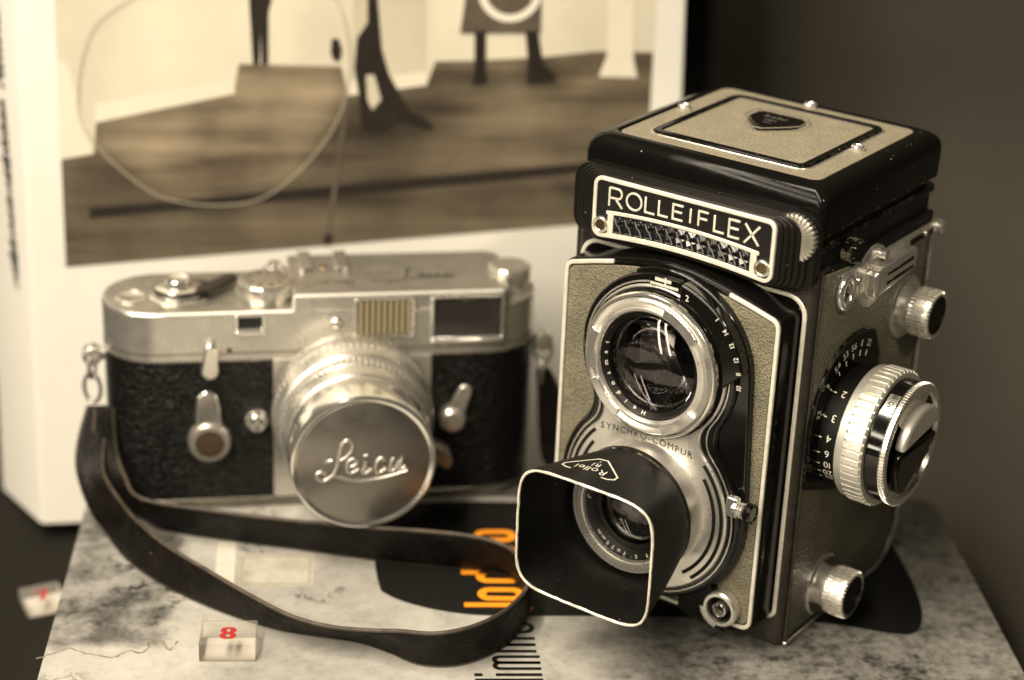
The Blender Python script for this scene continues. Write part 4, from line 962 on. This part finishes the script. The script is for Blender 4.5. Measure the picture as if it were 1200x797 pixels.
crack = [(-175.0, -28.9), (-171.0, -26.3), (-167.3, -23.7), (-162.4, -25.9), (-155.2, -28.5), (-152.7, -26.3), (-150.5, -25.0), (-148.6, -25.9), (-146.8, -25.5), (-145.4, -22.9), (-146.3, -21.1), (-144.5, -20.7), (-142.2, -20.2), (-141.3, -22.4), (-139.5, -24.6), (-138.8, -22.0), (-138.0, -20.2)]
random.seed(3)
pk = [(v.x + random.uniform(-.25, .25), v.y + random.uniform(-.25, .25)) for v in catmull([(a, b, 0) for a, b in crack], 4)]
mb = MB()
for i in range(len(pk) - 1):
    if random.random() < .97: stroke([pk[i], pk[i + 1]], random.uniform(.25, .9), fl, -.015, -.005, mb=mb)
obj('peeling_edge', mb, mat('crack_print', (.22, .195, .15), .5), cov, flat=True)
# stroke lettering, reading away from the viewer: s along the line, t up (towards the left)
def letters(word, s0, base, xh, asc, pitch, w, mb, z):
    fn = lambda s, t, d: (base - t, s, z + d)
    s = s0; r = pitch / 2
    def arch(a, b): return [(a, 0)] + [(a, xh - r)] + [((a + b) / 2 - r * cos(radians(q)), xh - r + r * sin(radians(q))) for q in range(0, 181, 20)] + [(b, 0)]
    for ch in word:
        st = lambda p, cl=False: stroke(p, w, fn, -.02, .02, closed=cl, mb=mb)
        if ch == 'l': st([(s, 0), (s, asc)]); s += pitch
        elif ch == 'i': st([(s, 0), (s, xh)]); st([(s, asc - 2.2), (s, asc)]); s += pitch
        elif ch == 'n': st(arch(s, s + pitch)); s += 2 * pitch
        elif ch == 'm': st(arch(s, s + pitch)); st(arch(s + pitch, s + 2 * pitch)); s += 3 * pitch
        elif ch in 'od':
            st([(s + r + r * cos(radians(q)), (xh - r if q < 180 else r) + r * sin(radians(q))) for q in range(0, 361, 20)], True)
            if ch == 'd': st([(s + pitch, 0), (s + pitch, asc)])
            s += 2 * pitch
        elif ch == ',': st([(s - 1.5, 0), (s, -1.5), (s + .4, 1.2)]); s += pitch
    return mb
mb = letters('l', -39.6, -38.4, 12.4, 18.4, 2.5, 1.35, MB(), 36.1); letters('im', -37.0, -38.5, 12.6, 18.4, 3.0, 1.35, mb, 36.1)
letters('m', -25.2, -39.2, 12.4, 18.4, 3.3, 1.4, mb, 36.1); letters('o', -15.2, -39.6, 12.0, 18, 4.6, 1.4, mb, 36.1)
letters('lmi', -58.5, -37.6, 12.4, 18.4, 3.0, 1.35, mb, 36.1)
obj('cover_lettering', mb, ink_black, cov, flat=True, smooth=0)
mb = letters('l', -.6, -41.2, 11.6, 17.0, 2.4, 2.3, MB(), 36.14); letters('od', 2.9, -41.6, 11.4, 16.8, 5.0, 2.3, mb, 36.14)
letters('i', 20.0, -41.8, 10.8, 16.4, 4, 2.3, mb, 36.14); letters('oo', 27.6, -41.8, 10.8, 16.4, 5, 2.3, mb, 36.14)
stroke([(-41.6, -4.6), (-40.2, -3.2), (-39.4, -1.4)], 2.4, fl, .08, .1, mb=mb)
obj('cover_lettering', mb, ink_orange, cov, flat=True, smooth=0)

# ================================================================== NUMBERED ACRYLIC TAGS
def tag_thing(label, loc, rz, w, d, h, num, group='clear acrylic number tags'):
    t = thing('number_tag', label, 'number tag', loc, (0, 0, rz), group)
    obj('block', prism(rrect(-w / 2, w / 2, -d / 2, d / 2, .3), 'xy', .05, h), acrylic, t, bevel=.25)
    mb = text(num, 8.8, lambda u, v: (u, v - 3.6, h + .03))
    # embolden by doubling
    text(num, 8.8, lambda u, v: (u + .4, v - 3.6, h + .04), mb=mb); text(num, 8.8, lambda u, v: (u - .4, v - 3.6, h + .035), mb=mb)
    obj('numeral', mb, red_ink, t, flat=True, smooth=0)
    return t
tag_thing('clear acrylic tag with a red 8, lying on the printed book before the strap', (-80.1, -97.4, 0.0), radians(39.5), 15.2, 12.2, 5.6, '8')
tag_thing('blurred acrylic tag on the dark table, left of the printed book', (-182.5, -74.4, TABLE), radians(62), 12.5, 12.5, 4.2, '7')

# ================================================================== STANDING PHOTO BOOK
th = radians(44.76); ln = radians(8.11)
PB = thing('photo_book', 'thick white hardcover book standing upright behind the cameras, a studio photograph on its cover', 'book', (-215.13, -46.94, -30.), (-ln, 0, th))
foot = [(1.2, .35), (.3, 1.0), (-14.8, 36.6), (-14.5, 37.6), (200.5, 37.6), (215.4, .5), (214.9, 0), (2.2, 0)]
foot = [(1.6, .25), (.5, 1.2), (-14.6, 36.8), (-14.2, 37.6), (214.6, 37.6), (215.3, 37.0), (215.3, .6), (214.8, 0), (2.6, 0)]
pbc = obj('cover', prism(foot, 'xy', 0, 300), paper_white, PB, bevel=.5)
ph_light = mat('print_wall', (.62, .575, .46), .4, var=.13, var_scale=14)
ph_light2 = mat('print_wall_shade', (.50, .46, .36), .4, var=.12, var_scale=18)
ph_base = mat('print_skirting', (.68, .635, .52), .4, var=.06, var_scale=40)
ph_dark = mat('print_dark', (.016, .012, .009), .4, var=.3)
ph_mid = mat('print_grey', (.10, .083, .060), .4, var=.3, var_scale=60)
def floor_mat():
    m = mat('print_floor', (.19, .165, .12), .4)
    nt = m.node_tree; N = nt.nodes; L = nt.links; b = N['Principled BSDF']
    tc = N.new('ShaderNodeTexCoord'); mp = N.new('ShaderNodeMapping'); mp.inputs['Rotation'].default_value = (0, radians(-24), 0); mp.inputs['Scale'].default_value = (16, 16, 150)
    L.new(tc.outputs['Object'], mp.inputs['Vector'])
    n = N.new('ShaderNodeTexNoise'); n.inputs['Scale'].default_value = 1; n.inputs['Detail'].default_value = 4; L.new(mp.outputs[0], n.inputs['Vector'])
    n2 = N.new('ShaderNodeTexNoise'); n2.inputs['Scale'].default_value = 28; n2.inputs['Detail'].default_value = 3; L.new(tc.outputs['Object'], n2.inputs['Vector'])
    ad = N.new('ShaderNodeMath'); ad.operation = 'ADD'; L.new(n.outputs['Fac'], ad.inputs[0]); L.new(n2.outputs['Fac'], ad.inputs[1])
    cr = N.new('ShaderNodeValToRGB'); cr.color_ramp.elements[0].position = .36; cr.color_ramp.elements[0].color = (.032, .024, .016, 1); cr.color_ramp.elements[1].position = .66; cr.color_ramp.elements[1].color = (.165, .135, .090, 1)
    hf = N.new('ShaderNodeMath'); hf.operation = 'MULTIPLY'; hf.inputs[1].default_value = .5; L.new(ad.outputs[0], hf.inputs[0])
    L.new(hf.outputs[0], cr.inputs[0]); L.new(cr.outputs[0], b.inputs['Base Color']); return m
ph_floor = floor_mat()
def ell(m, items):
    '''soft darker and lighter patches of the printed picture, around points of the cover (mm)'''
    nt = m.node_tree; N = nt.nodes; L = nt.links; b = N['Principled BSDF']; cur = b.inputs['Base Color'].links[0].from_socket
    tc = N.new('ShaderNodeTexCoord')
    for cx, cz, rx, rz, lo, hi, gain in items:
        mp = N.new('ShaderNodeMapping'); mp.inputs['Location'].default_value = (-cx / rx, 0, -cz / rz); mp.inputs['Scale'].default_value = (1000 / rx, 0, 1000 / rz)
        L.new(tc.outputs['Object'], mp.inputs['Vector']); ln_ = N.new('ShaderNodeVectorMath'); ln_.operation = 'LENGTH'; L.new(mp.outputs[0], ln_.inputs[0])
        r = N.new('ShaderNodeMapRange'); r.interpolation_type = 'SMOOTHSTEP'
        for i, v in zip((1, 2, 3, 4), (lo, hi, gain, 1)): r.inputs[i].default_value = v
        L.new(ln_.outputs['Value'], r.inputs[0]); sc_ = N.new('ShaderNodeVectorMath'); sc_.operation = 'SCALE'; L.new(cur, sc_.inputs[0]); L.new(r.outputs[0], sc_.inputs['Scale']); cur = sc_.outputs[0]
    L.new(cur, b.inputs['Base Color'])
ell(ph_floor, [(61, 146, 43, 38, .84, 1.06, 2.1), (162, 156, 31, 22, .75, 1.1, 1.5), (116, 133, 22, 10, .2, 1.4, .38), (148, 147, 11, 5, .2, 1.3, .5), (168, 148, 12, 5, .2, 1.3, .5), (103, 112, 90, 7, .2, 1.5, .72), (30, 92, 60, 18, .2, 1.4, .85), (150, 128, 40, 10, .2, 1.4, 1.15)])
ell(ph_light, [(13, 170, 26, 60, .2, 1.3, .90), (96, 160, 10, 30, .3, 1.4, .90), (150, 168, 30, 40, .2, 1.3, 1.04), (190, 170, 18, 50, .2, 1.4, .93), (118, 160, 14, 40, .2, 1.3, .88)])
ph_disc = mat('print_disc_floor', (.235, .20, .143), .4, var=.28, var_scale=40)
pm = [ph_light, ph_floor, ph_disc, ph_base, ph_dark, ph_mid, ph_light2, white_ink]
mb = MB(); lay = [0]
def pr(pts, mi):
    lay[0] += 1; y = -.10 - .03 * lay[0]; n0 = len(mb.f)
    mb.add([(a, y, b) for a, b in pts], [tuple(range(len(pts)))], mi)
X0, X1, Y1 = 12.6, 204.6, 285
pr([(X0, 88.2), (62, 91.4), (124, 95.6), (184.7, 99.7), (203.5, 101.2), (X1, 140), (X1 + 1.4, Y1), (X0 - .2, Y1)], 0)
pr([(X0, 123.4), (22.9, 125.2), (24, 135.2), (67.5, 144.2), (69.4, 153.7), (102.1, 152.7), (104.2, 143.3), (129.7, 146.5), (132.5, 154.2), (145.0, 154.4), (168.9, 155.6), (185.9, 157.3), (204.6, 156.9), (203.5, 101.2), (184.7, 99.7), (62, 91.4), (X0, 88.2)], 1)
pr([(106, 143.5), (129.4, 146.8), (129.6, 285), (105.5, 285)], 6)
pr([(X0, 123.6), (22.9, 125.2), (16, 153), (X0, 156)], 3)
pr([(23.9, 135.2), (67.9, 144.2), (67.8, 149), (24.0, 141)], 3)
pr([(104.2, 143.3), (129.7, 146.5), (129.8, 151), (104.2, 147.8)], 3)
pr([(186.5, 149.0), (199.5, 148.6), (198.0, 155), (197, 285), (189, 285), (189.2, 156)], 3)
# translucent disc standing on the floor
disc = [(35.3, 173.9), (23.9, 164.6), (19.0, 148.5), (20.0, 133.5), (33.4, 118.2), (48.0, 109.6), (71.3, 108.7), (86.6, 117.5), (99.2, 132.8), (104.0, 146.6)]
dk = [(20.0, 134.2)] + disc[4:] + [(102.1, 152.7), (69.4, 153.7), (67.5, 144.2)]
full = [(q.x, q.y) for q in catmull([(60, 186, 0)] + [(a, b, 0) for a, b in disc] + [(104, 162, 0), (98, 178, 0), (82, 187, 0)], 6, True)]
pr([(20.9, 107.6), (60, 110.6), (101.8, 114.0), (184.1, 120.5), (184.2, 117.2), (101.8, 110.4), (60, 107.4), (20.8, 104.2)], 4)
pr([(103.2, 142.5), (96.5, 96.0), (97.9, 96.0), (104.6, 142.5)], 5); pr([(95.8, 97.4), (98.8, 97.8), (98.6, 94.0), (96.0, 93.8)], 4)
pr([(72.6, 215), (80, 215), (80.4, 176), (78.9, 170), (78.6, 153.6), (76.6, 153.4), (76.4, 166), (75.8, 153.6), (73.8, 153.4), (73.0, 172)], 4)
pr([(110.9, 230), (113.4, 230), (113.6, 175), (115.0, 158.6), (117.2, 150.7), (122.2, 141.4), (124.4, 137.6), (128.4, 136.4), (132.0, 133.0), (131, 131.8), (121.4, 134.4), (114.8, 131.6), (108.6, 131.8), (107.5, 143.8), (106.2, 152.1), (107.1, 161.7), (110.5, 166.8)], 4)
pr([(110.0, 150), (112.6, 150), (114.8, 142), (112.0, 138.6), (110.4, 142)], 6)
pr([(99.0, 161.7), (101.2, 161.6), (102.2, 158), (101.5, 154.9), (99.9, 154.3), (98.6, 157)], 4)
pr([(142.0, 215), (166.0, 215), (166.8, 178), (166.8, 163.3), (140.4, 163.3), (142.2, 176)], 5)
pr([(145.2, 164), (148.8, 164), (148.9, 150), (149.6, 147.2), (144.6, 146.6), (145.2, 151)], 4); pr([(161.8, 164), (165.9, 164), (167.6, 154.0), (172.4, 149.2), (171, 147.4), (162.6, 146.8), (162.8, 154)], 4)
ring_ = circle(156.6, 177.5, 10.6, 30); inner = circle(156.6, 177.5, 8.2, 30)
pr(ring_, 7); pr(inner, 5)
photo = obj('cover_photograph', mb, pm, pbc, flat=True, smooth=0)
obj('disc_edge', stroke(full, .38, lambda a, b, d: (a, -1.0 - d, b), -.02, .03, closed=True), mat('print_disc_line', (.43, .39, .30), .5), photo, flat=True)
# handwriting on the spine
sd = Vector((-15.2, 37.0)).normalized(); mb = MB()
sp = lambda s, t, d: (1.0 + sd.x * s - (sd.y) * (.75 + d), .4 + sd.y * s + sd.x * (.75 + d), t)
random.seed(5)
t = 262.
while t > 84:
    if random.random() < .13: t -= 6; continue
    h = random.uniform(2.5, 4.2) * (1.7 if random.random() < .3 else 1); L0 = random.uniform(4, 7)
    cx = 12.0 + (t - 88) * .09
    p = [(cx - h * .5, t), (cx + h, t - L0 * .2), (cx - h * .4, t - L0 * .45), (cx + h * .6, t - L0 * .6), (cx + h * .1, t - L0 * .9), (cx - h * .5, t - L0)]
    stroke([(v.x, v.y) for v in catmull([(a, b, 0) for a, b in p], 4)], 1.0, sp, 0, .03, mb=mb); t -= L0 * .8
obj('spine_lettering', mb, ink_black, pbc, flat=True, smooth=0)
DB = thing('dark_book', 'thin dark board standing directly behind the white book, its edge showing beside it', 'board', (-215.13 - 38.5 * sin(th) * 1, -46.94 + 38.5 * cos(th), -35.6), (-ln, 0, th))
obj('board', prism(rrect(20, 236.5, .2, 7, .5), 'xy', .2, 288), dark_cover, DB, bevel=.5)

# ================================================================== TABLE AND BACKDROP
def sheet_mesh():
    # one sweep: flat table that curves up into the backdrop, turned like the books
    mb = MB(); prof = [(-900, 0), (-300, 0), (0, 0), (130, 0)]
    R = 120
    for k in range(1, 13): a = radians(7.5 * k); prof.append((130 + R * sin(a), R - R * cos(a)))
    prof += [(250, 300), (250, 1200)]
    for s, z in prof: mb.v += [(-1400, s, z), (1400, s, z)]
    for i in range(len(prof) - 1): mb.f.append((2 * i, 2 * i + 2, 2 * i + 3, 2 * i + 1)); mb.mi.append(0)
    return mb
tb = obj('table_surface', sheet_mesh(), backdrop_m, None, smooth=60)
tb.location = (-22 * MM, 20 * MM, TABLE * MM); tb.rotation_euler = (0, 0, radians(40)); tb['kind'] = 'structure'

# ================================================================== LIGHT
def area(name, loc, target, sx, sy, power, col, roll=0):
    l = bpy.data.lights.new(name, 'AREA'); l.shape = 'RECTANGLE'; l.size = sx * MM; l.size_y = sy * MM; l.energy = power; l.color = col
    o = bpy.data.objects.new(name, l); COL.objects.link(o); o.location = [c_ * MM for c_ in loc]
    d = (Vector(target) - Vector(loc)).normalized()
    q = d.to_track_quat('-Z', 'Y').to_matrix().to_4x4() @ Matrix.Rotation(roll, 4, 'Z')
    o.matrix_world = Matrix.Translation(Vector(loc) * MM) @ q
    return o
WARM = (1.0, .875, .69)
area('key_lamp', (-40, -500, 800), (-40, 10, 50), 1100, 70, 15.5, WARM, radians(-55))
area('tube_lamp', (-330, -560, 560), (-20, 0, 70), 1500, 40, 4.6, WARM, radians(-60))
area('tube_lamp', (-220, -640, 560), (-20, 0, 70), 1500, 40, 3.8, WARM, radians(-60))
def spot(name, loc, target, power, deg, blend, rad, col):
    l = bpy.data.lights.new(name, 'SPOT'); l.energy = power; l.spot_size = radians(deg); l.spot_blend = blend; l.shadow_soft_size = rad * MM; l.color = col
    o = bpy.data.objects.new(name, l); COL.objects.link(o)
    o.matrix_world = Matrix.Translation(Vector(loc) * MM) @ (Vector(target) - Vector(loc)).normalized().to_track_quat('-Z', 'Y').to_matrix().to_4x4()
spot('side_fill_spot', (560, -330, 640), (30, 20, 132), 17.0, 11.5, 1.0, 30, WARM)  # unseen spot added to brighten the upper right side of the twin-lens camera
w = bpy.data.worlds.new('World'); SC.world = w; w.use_nodes = True
w.node_tree.nodes['Background'].inputs[0].default_value = (1, .86, .62, 1); w.node_tree.nodes['Background'].inputs[1].default_value = .006

# ================================================================== CAMERA
cd = bpy.data.cameras.new('camera'); co = bpy.data.objects.new('camera', cd); COL.objects.link(co)
Cc = Vector((251.68684558, -441.11554571, 300.19080939)); F = Vector((-0.52732188, 0.75108335, -0.39724732)); R_ = Vector((0.80817118, 0.58769638, 0.03837059)); U_ = Vector((-0.26228032, 0.30081019, 0.91690908))
M3 = Matrix((R_, U_, -F)).transposed().to_4x4(); co.matrix_world = Matrix.Translation(Cc * MM) @ M3
cd.sensor_width = 36; cd.sensor_fit = 'HORIZONTAL'; cd.lens = 2361.111 / 1200 * 36; cd.clip_start = .02; cd.clip_end = 20
cd.dof.use_dof = True; cd.dof.focus_distance = .534; cd.dof.aperture_fstop = 6.3; cd.dof.aperture_blades = 0
SC.camera = co
SC.view_settings.view_transform = 'Standard'; SC.view_settings.look = 'None'; SC.view_settings.exposure = 0; SC.view_settings.gamma = 1
SC.render.engine = 'CYCLES'; SC.cycles.max_bounces = 10; SC.cycles.sample_clamp_indirect = 6; SC.cycles.use_denoising = True
